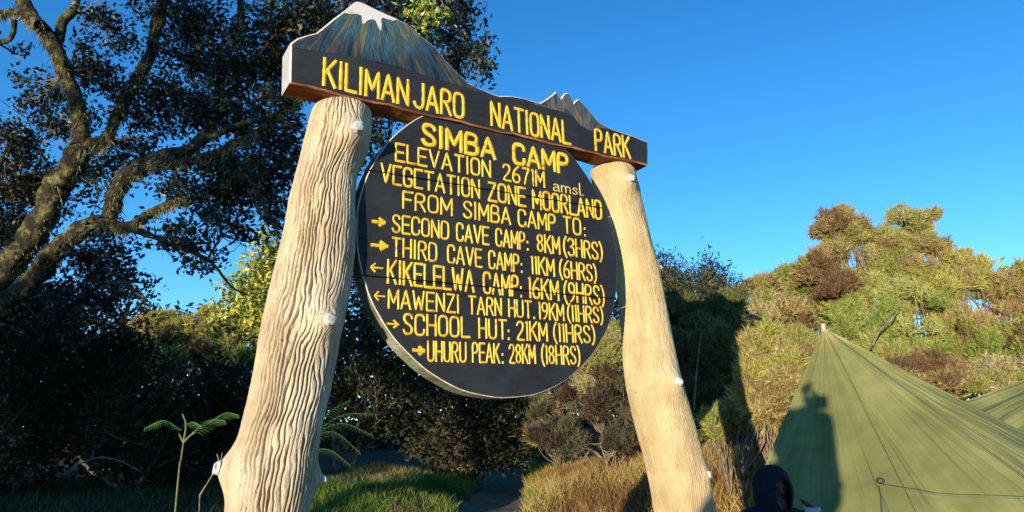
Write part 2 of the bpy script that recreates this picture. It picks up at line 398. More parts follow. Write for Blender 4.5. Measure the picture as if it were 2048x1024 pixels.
# ------------------------------------------------------------------ the big mossy tree on the left
def big_tree():
    th = thing('mossy_tree', 'large old tree with crooked moss covered limbs and small dark leaves filling the upper left', 'tree', (-5.9, 7.2, float(ground_z(-5.9, 7.2))))
    b0_ = np.array([-5.9, 7.2, float(ground_z(-5.9, 7.2))-.1])
    def limb(pts, D0, D1, jit=.35, sides=14, name='limb'):
        n = len(pts); P = np.array([W(u, v, D0+(D1-D0)*i/(n-1)) for i, (u, v, w) in enumerate(pts)])
        R = np.array([w*.43*(D0+(D1-D0)*i/(n-1))/F for i, (u, v, w) in enumerate(pts)])
        Q = catmull(np.c_[P, R], 9)
        wob = np.stack([fbm(Q[:, 2]*3, Q[:, 0]*3+k*9, 0, 3)-.5 for k in range(3)], 1)*.10
        wob *= np.minimum(1, Q[:, 3:4]/.08)
        return Q[:, :3]+wob, np.maximum(Q[:, 3], .004)
    T = Acc()
    trunk_top = W(-60, 640, 6.8)
    Q = catmull(np.array([[*b0_, .30], [*(b0_*.55+trunk_top*.45+np.array([-.1, 0, 0])), .24], [*trunk_top, .20]]), 10)
    T.add(*tube(Q[:, :3], Q[:, 3], 16, .25)); T.build('trunk', M['bark'], th)
    limbs = [
     ([(-60, 640, 62), (30, 520, 62), (80, 440, 60), (120, 370, 58), (150, 320, 52), (168, 285, 44)], 6.8, 6.3),
     ([(166, 292, 44), (158, 240, 34), (150, 195, 32), (128, 150, 30), (112, 110, 32), (78, 55, 36), (48, 10, 34), (25, -60, 32)], 6.3, 5.9),
     ([(168, 290, 38), (205, 285, 28), (222, 255, 26), (245, 205, 30), (268, 168, 30), (300, 110, 28), (315, 50, 26), (330, -50, 22)], 6.3, 6.0),
     ([(-70, 650, 58), (40, 590, 54), (120, 500, 46), (165, 462, 42), (212, 440, 40), (232, 385, 38), (258, 345, 38), (300, 330, 38), (360, 305, 34), (405, 275, 30), (428, 235, 26), (436, 180, 22), (455, 110, 20), (480, 40, 20), (478, -50, 16)], 6.8, 5.8),
     ([(300, 332, 30), (370, 325, 26), (425, 308, 20), (470, 285, 16), (520, 262, 14), (570, 215, 12), (610, 195, 9)], 6.2, 5.4),
     ([(350, 312, 22), (420, 275, 18), (480, 250, 16), (530, 240, 12), (600, 250, 9)], 6.1, 5.5),
     ([(212, 445, 30), (250, 452, 24), (300, 425, 20), (345, 405, 17), (400, 392, 13), (450, 365, 9), (490, 330, 6)], 6.3, 5.9),
     ([(246, 450, 18), (300, 470, 13), (350, 492, 11), (400, 512, 9), (430, 530, 7), (452, 560, 6), (470, 578, 5), (500, 592, 3)], 6.3, 5.9),
     ([(408, 392, 9), (470, 340, 8), (505, 400, 7), (530, 440, 6), (575, 458, 4)], 6.1, 5.8),
     ([(78, 58, 30), (50, 30, 22), (0, 25, 22), (-60, 35, 20)], 5.9, 6.1),
     ([(30, 40, 14), (28, 70, 12), (12, 84, 12), (-30, 80, 12)], 5.9, 6.1),
     ([(112, 105, 26), (125, 50, 22), (150, 15, 20), (170, -60, 18)], 6.1, 6.1),
     ([(436, 180, 14), (500, 130, 12), (560, 60, 10), (640, -40, 8)], 5.8, 5.6),
     ([(436, 180, 12), (395, 110, 10), (380, 30, 9), (350, -50, 8)], 5.8, 6.0),
     ([(560, 60, 9), (700, 60, 8), (820, 40, 7), (900, 70, 5), (960, 120, 4)], 5.6, 5.4),
     ([(640, -40, 8), (780, -30, 8), (880, 0, 6), (950, 20, 4)], 5.6, 5.4),
     ([(30, 520, 22), (-5, 440, 20), (-10, 350, 18), (20, 290, 12), (-20, 230, 10)], 6.8, 7.2),
     ([(120, 500, 18), (180, 520, 12), (240, 560, 8), (290, 600, 5)], 6.6, 6.2)]
    pts_all = []; moss = Acc()
    for k, (p, d0, d1) in enumerate(limbs):
        P, R = limb(p, d0, d1); a = Acc(); a.add(*tube(P, R, 14 if R[0] > .03 else 8, .55 if R[0] > .03 else .2, k)); a.build('limb', M['bark'], th)
        pts_all.append(np.c_[P, R])
        if R[0] > .05:       # hanging and clinging moss
            n = int(len(P)*34); i = rng.integers(0, len(P), n); d = rdir(n); d[:, 2] -= .2; d = unit(d)
            B = P[i]+d*R[i][:, None]*.95; col = pick([(.04, .035, .015), (.10, .09, .03), (.20, .19, .06), (.30, .29, .13)], n, rng.random(n)*.44+.28)
            dr = unit(d*.5+np.array([0, 0, -.9])+rng.normal(size=(n, 3))*.3)
            moss.add(*blades(B, dr, .015+.05*rng.random(n)**3*2, np.full(n, .009), col))
            for s in range(int(len(P)*.25)):   # beards
                j = rng.integers(len(P)); m_ = 14; bp = P[j]+np.array([0, 0, -R[j]*.8])+rng.normal(size=(m_, 3))*.012
                moss.add(*blades(bp, unit(np.array([0, 0, -1.])+rng.normal(size=(m_, 3))*.06), .04+.08*rng.random(m_), np.full(m_, .012), np.full((m_, 3), .20)*np.array([1, .98, .55])))
    moss.build('moss', M['needle'], th, smooth=False, kind='stuff')
    # leaf sprays : (u, v, ru, rv, D, amount)
    sp = [(225, 60, 48, 36, 6.2, 330), (190, 140, 52, 36, 6.4, 560), (95, 190, 45, 45, 6.5, 330), (30, 275, 42, 40, 6.6, 420), (110, 260, 60, 40, 6.5, 260),
          (40, 370, 80, 55, 6.9, 900), (30, 470, 70, 60, 7.2, 900), (110, 380, 90, 70, 7.2, 800), (205, 340, 70, 60, 6.8, 420), (230, 500, 42, 60, 6.5, 360), (190, 560, 75, 70, 6.7, 800), (130, 620, 90, 60, 7.0, 900),
          (255, 560, 30, 40, 6.4, 150), (60, 610, 90, 70, 7.4, 900), (285, 590, 22, 14, 6.2, 30), (292, 622, 20, 10, 6.2, 24),
          (330, 30, 75, 40, 6.1, 420), (380, 110, 60, 60, 6.2, 520), (350, 190, 60, 50, 6.3, 520), (295, 230, 60, 45, 6.4, 420), (420, 50, 70, 50, 6.0, 560), (480, 130, 70, 70, 5.9, 760), (560, 60, 80, 60, 5.8, 820), (560, 150, 60, 50, 6.2, 520), (640, 30, 80, 50, 5.6, 720),
          (470, 220, 70, 40, 6.0, 560), (400, 230, 50, 40, 6.2, 420), (560, 230, 50, 34, 5.7, 320), (540, 290, 60, 34, 6.2, 460), (450, 330, 70, 34, 6.1, 520), (340, 370, 60, 26, 6.2, 260), (520, 360, 55, 44, 6.1, 620), (460, 400, 70, 40, 6.2, 620), (440, 450, 60, 22, 6.0, 260), (560, 430, 35, 34, 5.9, 240), (340, 470, 60, 16, 6.1, 200), (390, 500, 40, 20, 6.0, 150), (410, 540, 18, 20, 5.9, 40), (600, 330, 30, 60, 6.2, 300),
          (270, 300, 60, 40, 6.8, 360), (60, 110, 60, 20, 6.4, 40), (60, 230, 60, 30, 6.6, 60), (160, 225, 40, 40, 6.6, 200),
          (735, 20, 70, 45, 5.9, 560), (800, 50, 60, 50, 5.7, 520), (850, 20, 60, 40, 5.5, 420), (900, 30, 50, 50, 5.5, 420), (930, 70, 28, 50, 5.4, 220), (885, 110, 45, 32, 5.5, 280), (965, 110, 26, 34, 5.4, 190), (955, 145, 26, 14, 5.4, 70), (900, 150, 30, 20, 5.6, 90), (930, 10, 40, 24, 5.4, 160), (760, 230, 45, 40, 6.6, 260), (720, 300, 40, 60, 6.6, 220), (760, 280, 24, 24, 6.8, 120)]
    A = Acc(); TW = Acc(); ALL = np.concatenate(pts_all)
    for u, v, ru, rv, D, n in sp:
        n = int(n*(1.15 if u > 860 else 1.8))
        c = W(u, v, D); r = np.array([ru*D/F, .45, rv*D/F])*1.05
        m_ = max(4, n//16); Pc, d = blob_pts(m_, c, r, .1); i = rng.integers(0, m_, n)
        P = Pc[i]+rng.normal(size=(n, 3))*.042
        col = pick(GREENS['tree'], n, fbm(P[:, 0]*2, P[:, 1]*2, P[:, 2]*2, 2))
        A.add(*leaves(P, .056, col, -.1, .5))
        dist = np.linalg.norm(ALL[:, :3]-c, axis=1); s0 = ALL[np.argmin(dist), :3]
        hub = catmull([s0, (s0+c)/2+rng.normal(size=3)*.05, c], 4); V, Fq = tube(hub, np.linspace(.012, .007, len(hub)), 5); TW.add(V, Fq)
        for q in range(m_):
            st = hub[rng.integers(1, len(hub))]; e = Pc[q]; pp = catmull([st, (st+e)/2+rng.normal(size=3)*.04, e], 2)
            V, Fq = tube(pp, np.linspace(.006, .0025, len(pp)), 3); TW.add(V, Fq)
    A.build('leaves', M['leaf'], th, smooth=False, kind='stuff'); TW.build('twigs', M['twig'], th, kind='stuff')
    return th
big_tree()

# yellow flower heads of a climber lit at the crown's edge
def blossoms():
    c0 = W(845, 35, 5.0); th = thing('flowering_creeper', 'sprig of round yellow flower heads hanging in the sun above the painted mountain', 'creeper', c0)
    S = Acc(); A = Acc()
    for (u, v, r) in [(846, 12, 9), (858, 8, 7), (856, 27, 9), (816, 27, 8), (847, 58, 6), (838, 20, 6), (875, 45, 5), (830, 10, 6), (893, 28, 5), (846, 50, 4)]:
        p = W(u, v, 5.0); R = r*5.0/F; n = 90; d = rdir(n)
        V, Fq, C = leaves(p+d*R*.45, R*.8, np.tile((.75, .62, .05), (n, 1))*(.7+.5*rng.random((n, 1))), .1, .5)
        mesh('flower_head', V, Fq, M['leaf'], th, col=C, smooth=False)
        top = W(850+(u-850)*.3, -25, 5.1); pp = catmull([top, (top+p)/2+np.array([.02, 0, .0]), p], 4)
        V, Fq = tube(pp, np.full(len(pp), .004), 4); S.add(V, Fq)
        n = 26; P = p+rng.normal(size=(n, 3))*.05; A.add(*leaves(P, .06, pick([(.12, .18, .04), (.22, .30, .06)], n, rng.random(n)), .1, .4))
    S.build('stem', M['twig'], th); A.build('leaves', M['leaf'], th, smooth=False)
blossoms()

# ------------------------------------------------------------------ shrubs and trees behind
G1 = 'dark shrubs in the shade at the left'
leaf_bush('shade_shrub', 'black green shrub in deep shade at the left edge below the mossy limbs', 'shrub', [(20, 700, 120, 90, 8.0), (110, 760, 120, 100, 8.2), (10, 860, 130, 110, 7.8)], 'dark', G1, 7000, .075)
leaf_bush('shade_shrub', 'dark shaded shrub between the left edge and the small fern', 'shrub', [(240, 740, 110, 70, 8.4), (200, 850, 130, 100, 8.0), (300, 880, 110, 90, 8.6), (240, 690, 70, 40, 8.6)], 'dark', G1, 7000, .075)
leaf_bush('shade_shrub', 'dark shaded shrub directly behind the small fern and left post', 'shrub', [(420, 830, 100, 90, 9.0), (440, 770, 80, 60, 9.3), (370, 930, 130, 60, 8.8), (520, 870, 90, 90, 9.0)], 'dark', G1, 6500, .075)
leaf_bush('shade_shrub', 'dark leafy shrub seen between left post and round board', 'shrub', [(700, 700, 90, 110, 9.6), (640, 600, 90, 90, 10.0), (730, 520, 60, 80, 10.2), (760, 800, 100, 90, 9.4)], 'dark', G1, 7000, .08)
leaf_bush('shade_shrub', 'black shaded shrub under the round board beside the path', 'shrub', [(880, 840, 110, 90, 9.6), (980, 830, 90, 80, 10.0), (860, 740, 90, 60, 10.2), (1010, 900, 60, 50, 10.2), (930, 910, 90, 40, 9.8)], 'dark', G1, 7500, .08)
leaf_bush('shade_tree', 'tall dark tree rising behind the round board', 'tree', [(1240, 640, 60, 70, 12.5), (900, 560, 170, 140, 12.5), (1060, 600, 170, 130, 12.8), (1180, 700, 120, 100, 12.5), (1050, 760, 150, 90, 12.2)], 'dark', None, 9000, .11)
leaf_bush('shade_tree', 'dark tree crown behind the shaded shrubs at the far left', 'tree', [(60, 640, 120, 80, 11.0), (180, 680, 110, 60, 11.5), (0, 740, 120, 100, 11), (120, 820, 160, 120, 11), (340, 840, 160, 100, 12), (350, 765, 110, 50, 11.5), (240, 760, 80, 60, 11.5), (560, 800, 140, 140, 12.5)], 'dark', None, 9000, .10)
leaf_bush('yellow_shrub', 'tall yellow green leafy shrub catching sun left of the left post', 'shrub', [(535, 520, 34, 60, 14.0), (505, 580, 50, 50, 14.2), (540, 640, 70, 50, 14.0), (470, 640, 50, 40, 14.4), (560, 580, 60, 70, 14.4)], 'yellow', None, 6500, .115, .5)
G2 = 'sunlit heather bushes beyond the camp'
needle_bush('heather_bush', 'rounded green heather bush against the sky under the hanging branch', 'bush', [(400, 665, 60, 32, 15), (340, 660, 50, 22, 15.2), (300, 655, 30, 24, 14.6), (440, 660, 40, 30, 15.4)], 'heather_bright', G2, 1300, 24, .16, .02)
needle_bush('heather_bush', 'russet heather bush low between the black shade and left post', 'bush', [(330, 705, 60, 30, 13.6), (420, 715, 60, 34, 13.4), (470, 740, 50, 30, 13.2), (360, 750, 50, 26, 13.0)], 'heather', G2, 1400, 24, .15, .018)
leaf_bush('conifer', 'blue green dark conifer behind the right post', 'conifer', [(1345, 570, 46, 32, 7.6), (1410, 570, 55, 32, 7.6), (1460, 590, 36, 26, 7.6), (1416, 540, 14, 24, 7.6), (1330, 540, 26, 24, 7.6), (1380, 620, 80, 50, 7.4), (1340, 690, 60, 70, 7.5), (1440, 650, 50, 50, 7.4)], 'blue', None, 11000, .065, .22, .4)
needle_bush('thicket', 'dense dark olive thicket below the conifer between right post and lime bush', 'thicket', [(1400, 640, 70, 36, 7.0), (1450, 620, 40, 26, 7.0), (1370, 720, 70, 60, 6.9), (1440, 720, 50, 60, 6.8), (1400, 800, 70, 60, 6.8), (1350, 800, 50, 60, 7.0), (1445, 800, 40, 60, 6.7), (1400, 870, 60, 30, 6.8), (1340, 870, 50, 30, 6.9)], 'thicket', None, 2700, 26, .085, .010, 1.0, False)
needle_bush('heather_bush', 'brownish heather bush on the skyline midway between conifer and tent tip', 'bush', [(1520, 610, 44, 60, 10.6), (1545, 660, 60, 60, 10.4), (1600, 690, 50, 50, 10.4), (1500, 700, 60, 50, 10.2)], 'heather_brown', G2, 1700, 26, .11, .013)
needle_bush('heather_bush', 'rounded olive heather bush on the skyline directly above the tent tip', 'bush', [(1580, 570, 50, 34, 11.5), (1620, 590, 50, 50, 11.5), (1560, 590, 30, 30, 11.4), (1640, 640, 50, 50, 11.4)], 'heather', G2, 1500, 26, .12, .014)
needle_bush('heather_bush', 'bright yellow green bush directly left of the tent', 'bush', [(1520, 705, 32, 36, 5.9), (1545, 750, 40, 40, 5.8), (1508, 780, 34, 36, 5.8), (1560, 790, 34, 34, 5.7), (1520, 820, 36, 26, 5.7)], 'heather_bright', G2, 1200, 26, .09, .012)
needle_bush('heather_bush', 'russet brown bush low between the conifer and tent', 'bush', [(1475, 845, 40, 26, 5.9), (1430, 868, 34, 20, 6.0), (1540, 850, 40, 28, 5.7), (1600, 770, 50, 60, 7.4), (1600, 720, 40, 40, 7.8)], 'heather_brown', G2, 1200, 26, .085, .011)
needle_bush('giant_heather', 'tallest giant heather with russet top on the right skyline', 'giant heather', [(1665, 470, 36, 36, 10.8), (1700, 450, 36, 28, 10.9), (1650, 540, 50, 45, 10.8), (1750, 480, 50, 40, 10.9), (1820, 480, 60, 46, 11.0), (1850, 460, 40, 24, 11.0), (1780, 540, 60, 40, 11.0), (1700, 600, 70, 50, 10.6), (1690, 500, 40, 30, 10.8), (1880, 500, 24, 24, 10.9)], 'heather_brown', G2, 3400, 28, .115, .0135)
needle_bush('giant_heather', 'yellow green giant heather sloping down to the right edge', 'giant heather', [(1890, 550, 70, 46, 10.4), (1960, 565, 60, 46, 10.5), (2030, 590, 70, 50, 10.4), (1920, 540, 30, 30, 10.4), (1880, 600, 60, 40, 10.2), (1950, 660, 80, 50, 10.0), (2110, 640, 80, 60, 10.2)], 'heather_bright', G2, 2600, 28, .115, .0135)
needle_bush('giant_heather', 'mixed olive and brown heather in the middle above the tent ridge', 'giant heather', [(1730, 660, 70, 50, 9.4), (1820, 620, 70, 50, 9.8), (1850, 690, 70, 40, 9.2), (1760, 710, 60, 40, 9.0), (1960, 720, 70, 50, 9.2), (2060, 720, 70, 60, 9.2)], 'heather', G2, 2400, 28, .105, .0125)
needle_bush('giant_heather', 'straw brown twiggy heather hanging just over the sagging tent ridge', 'giant heather', [(1820, 760, 70, 40, 8.0), (1900, 780, 70, 36, 8.0), (1980, 770, 60, 34, 8.0), (2060, 770, 60, 40, 8.0), (1780, 720, 40, 30, 8.2)], 'heather_brown', G2, 1500, 26, .10, .011)
leaf_bush('leafy_shrub', 'fresh green leafy shrub on the skyline at the right edge', 'shrub', [(2040, 570, 30, 26, 12), (2090, 590, 50, 40, 12), (2020, 590, 22, 18, 12)], 'yellow', None, 1300, .10, .5)
needle_bush('grey_shrub', 'grey green twiggy shrub half lit just left of the right post', 'shrub', [(1240, 790, 50, 60, 9.2), (1190, 830, 60, 40, 8.8), (1120, 850, 50, 26, 8.8), (1270, 860, 50, 40, 8.6), (1290, 780, 40, 60, 9.4), (1130, 884, 60, 26, 8.4), (1200, 888, 60, 26, 8.3), (1270, 888, 50, 26, 8.3)], 'grey', None, 1700, 24, .09, .011)
needle_bush('russet_shrub', 'dim reddish brown shrub under the right side of the round board', 'shrub', [(1130, 770, 70, 50, 10.4), (1040, 820, 60, 50, 10.2), (1190, 740, 60, 50, 10.6), (1240, 700, 50, 50, 10.8), (1100, 880, 50, 30, 9.6)], 'heather_brown', None, 1700, 24, .11, .012)

def woodland():
    n = 90000; x = rng.uniform(-34, 26, n); y = 17+rng.random(n)*5
    top = 3.0+1.1*fbm(x*.35, y*.3, 2, 3)+.9*noise(x*1.3, y, 7)-.02*(x+5); top = np.where(x > 3, top-.4, top)
    z = ground_z(x, y)+rng.random(n)*np.maximum(.5, top-.6)
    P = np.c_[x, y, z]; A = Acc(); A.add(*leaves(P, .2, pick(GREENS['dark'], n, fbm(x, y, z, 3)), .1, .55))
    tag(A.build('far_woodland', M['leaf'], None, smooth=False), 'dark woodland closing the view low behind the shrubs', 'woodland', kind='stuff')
woodland()
# dead sticks among the bushes
def stick(name, label, pts, D, r, cat='branch'):
    P = catmull([W(u, v, d) for (u, v), d in zip(pts, D)], 6)
    V, Fq = tube(P, np.linspace(r, r*.45, len(P)), 7, .25)
    base = P[0]; o = mesh(name, V-base, Fq, M['twig']); o.location = base; tag(o, label, cat)
stick('dead_branch', 'long pale dead branch slanting down towards the tent tip', [(1500, 630), (1560, 655), (1600, 672), (1635, 690)], [8.6, 8.5, 8.4, 8.3], .022)
stick('dead_branch', 'bare forked twig rising among heather right of the tent tip', [(1745, 690), (1760, 660), (1790, 630), (1805, 600)], [8.3, 8.3, 8.3, 8.4], .018)
stick('dead_branch', 'thin dead twig arching over the shaded undergrowth at lower left', [(150, 930), (200, 915), (240, 922), (275, 940)], [6.6, 6.6, 6.6, 6.5], .007)
stick('dead_branch', 'grey sapling stem standing in the dark thicket behind the right post', [(1388, 820), (1392, 760), (1398, 700), (1402, 670)], [6.3, 6.3, 6.3, 6.3], .009)

# ------------------------------------------------------------------ ferns
def fern(name, label, stems, fronds, D, col=(.10, .20, .05)):
    base = base_of(W(stems[0][0][0], stems[0][0][1], D)); th = thing(name, label, 'fern', base)
    for s in stems:
        pts = [W(u, v, D) for u, v in s]
        if s is stems[0]: pts = [base]+pts
        P = catmull(pts, 5); V, Fq = tube(P, np.linspace(.008, .005, len(P)), 5)
        mesh('stalk', V, Fq, M['grass'], th, col=np.full((len(V), 3), (.16, .17, .08)))
    for (p0, p1, sag, w) in fronds:
        a = W(*p0, D); b_ = W(*p1, D-.15); m_ = (a+b_)/2+np.array([0, 0, sag]); R = catmull([a, m_, b_], 8); A = Acc()
        V, Fq = tube(R, np.linspace(.004, .0015, len(R)), 4); A.add(V, Fq, np.array(col)*1.6)
        for i in range(1, len(R)):
            t = i/len(R); ax = unit(R[i]-R[i-1]); side = unit(np.cross(ax, np.array([0, 0, 1.]))+np.array([0, 0, .0]))
            lw = w*math.sin(math.pi*min(1, t*.8+.18))*(1.05-t*.55)
            for sgn in (-1, 1):
                dr = unit(side*sgn+ax*.45+np.array([0, 0, -.22+.2*sgn])); tip = R[i]+dr*lw
                pw = unit(np.cross(dr, np.cross(ax, dr)))
                segs = 6; PV = []; 
                for k in range(segs+1):
                    q = k/segs; ww = .0050*(1-q)*(1.5 if k % 2 else .6)
                    c = R[i]*(1-q)+tip*q+np.array([0, 0, -.02*q*q]); PV += [c-ax*ww, c+ax*ww]
                A.add(np.array(PV), np.array([[2*k, 2*k+1, 2*k+3, 2*k+2] for k in range(segs)]), np.array(col)*(.7+.6*random.random()))
        A.build('frond', M['grass'], th, smooth=False)
    return th
fern('tree_fern', 'slender young fern with a pale forked stalk and level fronds left of the left post', [[(355, 975), (362, 920), (367, 885)], [(367, 885), (358, 868)], [(367, 885), (385, 868), (430, 838)], [(367, 885), (372, 850), (365, 828)]],
     [((362, 860), (290, 856), .05, .10), ((385, 866), (450, 842), .04, .09), ((425, 842), (477, 830), .03, .07), ((370, 850), (402, 852), .02, .06)], 4.6, (.09, .20, .05))
fern('fern', 'green fern fronds spreading from behind the right side of the left post', [[(600, 930), (612, 880)]],
     [((612, 880), (750, 828), .08, .14), ((612, 880), (720, 905), .10, .12), ((612, 880), (700, 800), .05, .12), ((612, 880), (745, 870), .10, .12), ((620, 900), (700, 930), .05, .1)], 5.4, (.05, .11, .035))
def twiggy(label, pairs, D):
    c = W(*pairs[0][0], D); base = base_of(c); th = thing('dry_weed', label, 'weed', base)
    for p in pairs:
        P = catmull([W(u, v, D) for u, v in p], 5); V, Fq = tube(P, np.linspace(.005, .003, len(P)), 5); mesh('stem', V, Fq, M['twig'], th)
twiggy('pale bare forked weed stem beside the left post knot', [[(400, 990), (425, 950), (440, 925), (445, 905)], [(440, 925), (455, 912)], [(440, 928), (434, 908)], [(400, 990), (398, 1030)]], 4.4)

# ------------------------------------------------------------------ grasses
def grass(name, label, n, region, height, pal, D=None, width=.010, lean=.35):
    pts = region(n); z = ground_z(pts[:, 0], pts[:, 1]); P = np.c_[pts, z-.01]; n = len(P)
    clump = fbm(P[:, 0]*2.6, P[:, 1]*2.6, 5, 3)
    h = height*(.45+.7*rng.random(n))*(.5+1.0*clump); col = pick(pal, n, fbm(P[:, 0]*1.2+4, P[:, 1]*1.2, 8, 3))
    d0 = unit(np.c_[rng.normal(size=(n, 2))*lean, np.ones(n)]); bend = np.c_[rng.normal(size=(n, 2))*.45, -.1*np.ones(n)]
    d1 = unit(d0+bend)
    s = unit(np.cross(d0, rdir(n)))*(width*(.6+.8*rng.random(n)))[:, None]*.5
    m_ = P+d0*(h*.55)[:, None]; t = m_+d1*(h*.5)[:, None]
    V = np.stack([P-s, P+s, m_+s*.8, m_-s*.8, t], 1).reshape(-1, 3); q = np.arange(n)*5
    Fa = np.stack([q, q+1, q+2, q+3], 1); Fb = np.stack([q+3, q+2, q+4, q+4], 1)
    Fa = np.concatenate([np.stack([q, q+1, q+2], 1), np.stack([q, q+2, q+3], 1), np.stack([q+3, q+2, q+4], 1)])
    o = mesh(name, V, Fa, M['grass'], col=np.repeat(col, 5, 0), smooth=False); tag(o, label, 'grass', kind='stuff')
def box_region(x0, x1, y0, y1, keep=None):
    def f(n):
        p = np.c_[rng.uniform(x0, x1, n), rng.uniform(y0, y1, n)]
        if keep is not None: p = p[keep(p[:, 0], p[:, 1])]
        return p
    return f
STRAW = [(.24, .13, .045), (.34, .21, .07), (.44, .30, .10), (.48, .36, .13), (.30, .24, .06)]
GREEN = [(.07, .12, .02), (.12, .19, .03), (.20, .25, .05), (.24, .20, .07)]
SHADEG = [(.03, .05, .015), (.05, .07, .02), (.08, .08, .03)]  # grass colours darkened to carry the shade under the shrubs
offp = lambda x, y: np.abs(x-path_x(y)) > .42+.1*np.sin(y*5)
grass('dry_grass', 'tall golden dry grass on the bank beside the path and right post', 62000, box_region(.05, 4.2, 5.3, 10, lambda x, y: offp(x, y) & (x > path_x(y))), .20, STRAW+GREEN[3:], width=.007)
grass('bank_grass', 'tall straw coloured grass between the right post and the tent', 16000, box_region(1.3, 3.6, 4.7, 7.4), .34, STRAW, width=.008)
grass('green_grass', 'lush green grass at the foot of the left post', 38000, box_region(-2.3, -.55, 5.6, 10, offp), .15, GREEN+[(.22, .17, .07)], width=.010)
grass('shade_grass', 'dim grass and litter under the shaded shrubs at lower left', 15000, box_region(-8, -2.2, 5.0, 10), .15, SHADEG, width=.012)
grass('camp_grass', 'short trodden grass around the sign posts and tent', 30000, box_region(-4, 5, 1.2, 6, lambda x, y: np.hypot(x, y) > 1.2), .09, STRAW+GREEN, width=.006)
def near_path(n):
    y = rng.uniform(6.5, 13, n); s = rng.choice([-1, 1], n); return np.c_[path_x(y)+s*(.36+np.abs(rng.normal(size=n))*.22), y]
grass('verge_grass', 'short green tufts fringing both sides of the path', 9000, near_path, .16, GREEN, width=.009)

# ------------------------------------------------------------------ the sign
d_ = np.array([math.cos(YAW), math.sin(YAW), 0]); n0 = np.array([math.sin(YAW), -math.cos(YAW), 0]); z_ = np.array([0, 0, 1.])
N_ = n0*math.cos(TILT)-z_*math.sin(TILT); U_ = z_*math.cos(TILT)+n0*math.sin(TILT)
P0 = np.array([0, 3.*K, H])
def pl(u, v, back=0.0):
    """photograph pixel -> (s, t) on the sign's front plane set back by `back` metres"""
    r = CX*(u-1024)+CU*(512-v)+F*CF; Q = P0-N_*back; t = ((Q-CAM)@N_)/(r@N_); P = CAM+r*t-Q
    return np.array([P@d_, P@U_])
sign = thing('camp_sign', 'carved camp sign with mountain header and round board of yellow letters on two trunk posts', 'sign', P0-np.array([0, 0, H]))
_B = Matrix(((d_[0], -N_[0], U_[0], sign.location[0]), (d_[1], -N_[1], U_[1], sign.location[1]), (d_[2], -N_[2], U_[2], 0), (0, 0, 0, 1)))
sign.matrix_world = _B
# local frame: x along the board, y away from the viewer, z up; z = t + H (U_ nearly vertical)
OFF = (P0-np.array(sign.location)); OFFL = np.array([OFF@d_, -(OFF@N_), OFF@U_])
def loc(s, y, t): return np.array([s+OFFL[0], y+OFFL[1], t+OFFL[2]])
def lmesh(name, V, Fc, mats, parent=None, **k):
    return mesh(name, V, Fc, mats, parent or sign, local=False, **k)
def inset(P, w):
    P = np.asarray(P, float); n = len(P); a = np.roll(P, 1, 0); c = np.roll(P, -1, 0)
    e1 = unit(P-a); e2 = unit(c-P); n1 = np.c_[-e1[:, 1], e1[:, 0]]; n2 = np.c_[-e2[:, 1], e2[:, 0]]
    m_ = unit(n1+n2); k = np.clip(1/np.maximum((m_*n1).sum(1), .35), 0, 2.2)
    area = .5*np.sum(P[:, 0]*np.roll(P[:, 1], -1)-np.roll(P[:, 0], -1)*P[:, 1])
    return P+m_*(w*k)[:, None]*(1 if area > 0 else -1)
def slab(name, outline, y0, y1, w, mats, sidefn, parent=None, rimfn=None):
    """board with a front face, a chamfered rim and sides; outline in (s, t)"""
    O = np.asarray(outline, float); I = inset(O, w); n = len(O)
    V = [loc(p[0], y0, p[1]) for p in I]+[loc(p[0], y0+w*.8, p[1]) for p in O]+[loc(p[0], y1-w*.8, p[1]) for p in O]+[loc(p[0], y1, p[1]) for p in I]
    Fc = [list(range(n))[::1], list(range(3*n, 4*n))[::-1]]; fm = [0, 0]
    for i in range(n):
        j = (i+1) % n
        Fc.append([i, n+i, n+j, j]); fm.append(1 if rimfn is None else rimfn(O[i], O[j]))
        Fc.append([n+i, 2*n+i, 2*n+j, n+j]); fm.append(sidefn(O[i], O[j]))
        Fc.append([2*n+i, 3*n+i, 3*n+j, 2*n+j]); fm.append(sidefn(O[i], O[j]))
    o = lmesh(name, V, Fc, mats, parent, smooth=False, fmat=fm)
    bm = bmesh.new(); bm.from_mesh(o.data); bmesh.ops.recalc_face_normals(bm, faces=bm.faces); bm.to_mesh(o.data); bm.free()
    return o
TH = .115
hp = [(579, 166), (580.6, 86), (594.6, 76), (613, 70), (632.7, 65), (649, 52), (667, 37), (684.7, 24), (702.5, 9), (709, 4), (714, 2), (725, 5), (751, 18), (776, 29), (796.5, 38), (814, 46), (826, 55), (837, 66), (852, 78), (867.5, 91), (882, 107), (895.5, 124), (909, 138), (921, 150), (938.6, 165), (955, 174), (969, 180), (985, 187), (998, 191), (1011, 191), (1024.4, 191), (1044.7, 194.7), (1062, 200), (1080, 205), (1088, 201), (1095.5, 196), (1105, 189), (1112, 182), (1117, 190), (1122, 196.5), (1126, 190), (1129.8, 186), (1135, 184.5), (1140, 188), (1144, 197), (1147.5, 205), (1152, 200), (1156.4, 197), (1166.6, 206), (1174, 215), (1181.8, 224), (1191, 236), (1202, 245.5), (1218, 254), (1237.7, 262), (1265.6, 271), (1282, 278), (1296, 283.6), (1296.5, 306), (1296, 331)]
HP = [pl(*p) for p in hp]
sb0, sb1 = pl(579, 166), pl(1296, 331)
def beam_bottom(s): return sb0[1]+(sb1[1]-sb0[1])*(s-sb0[0])/(sb1[0]-sb0[0])
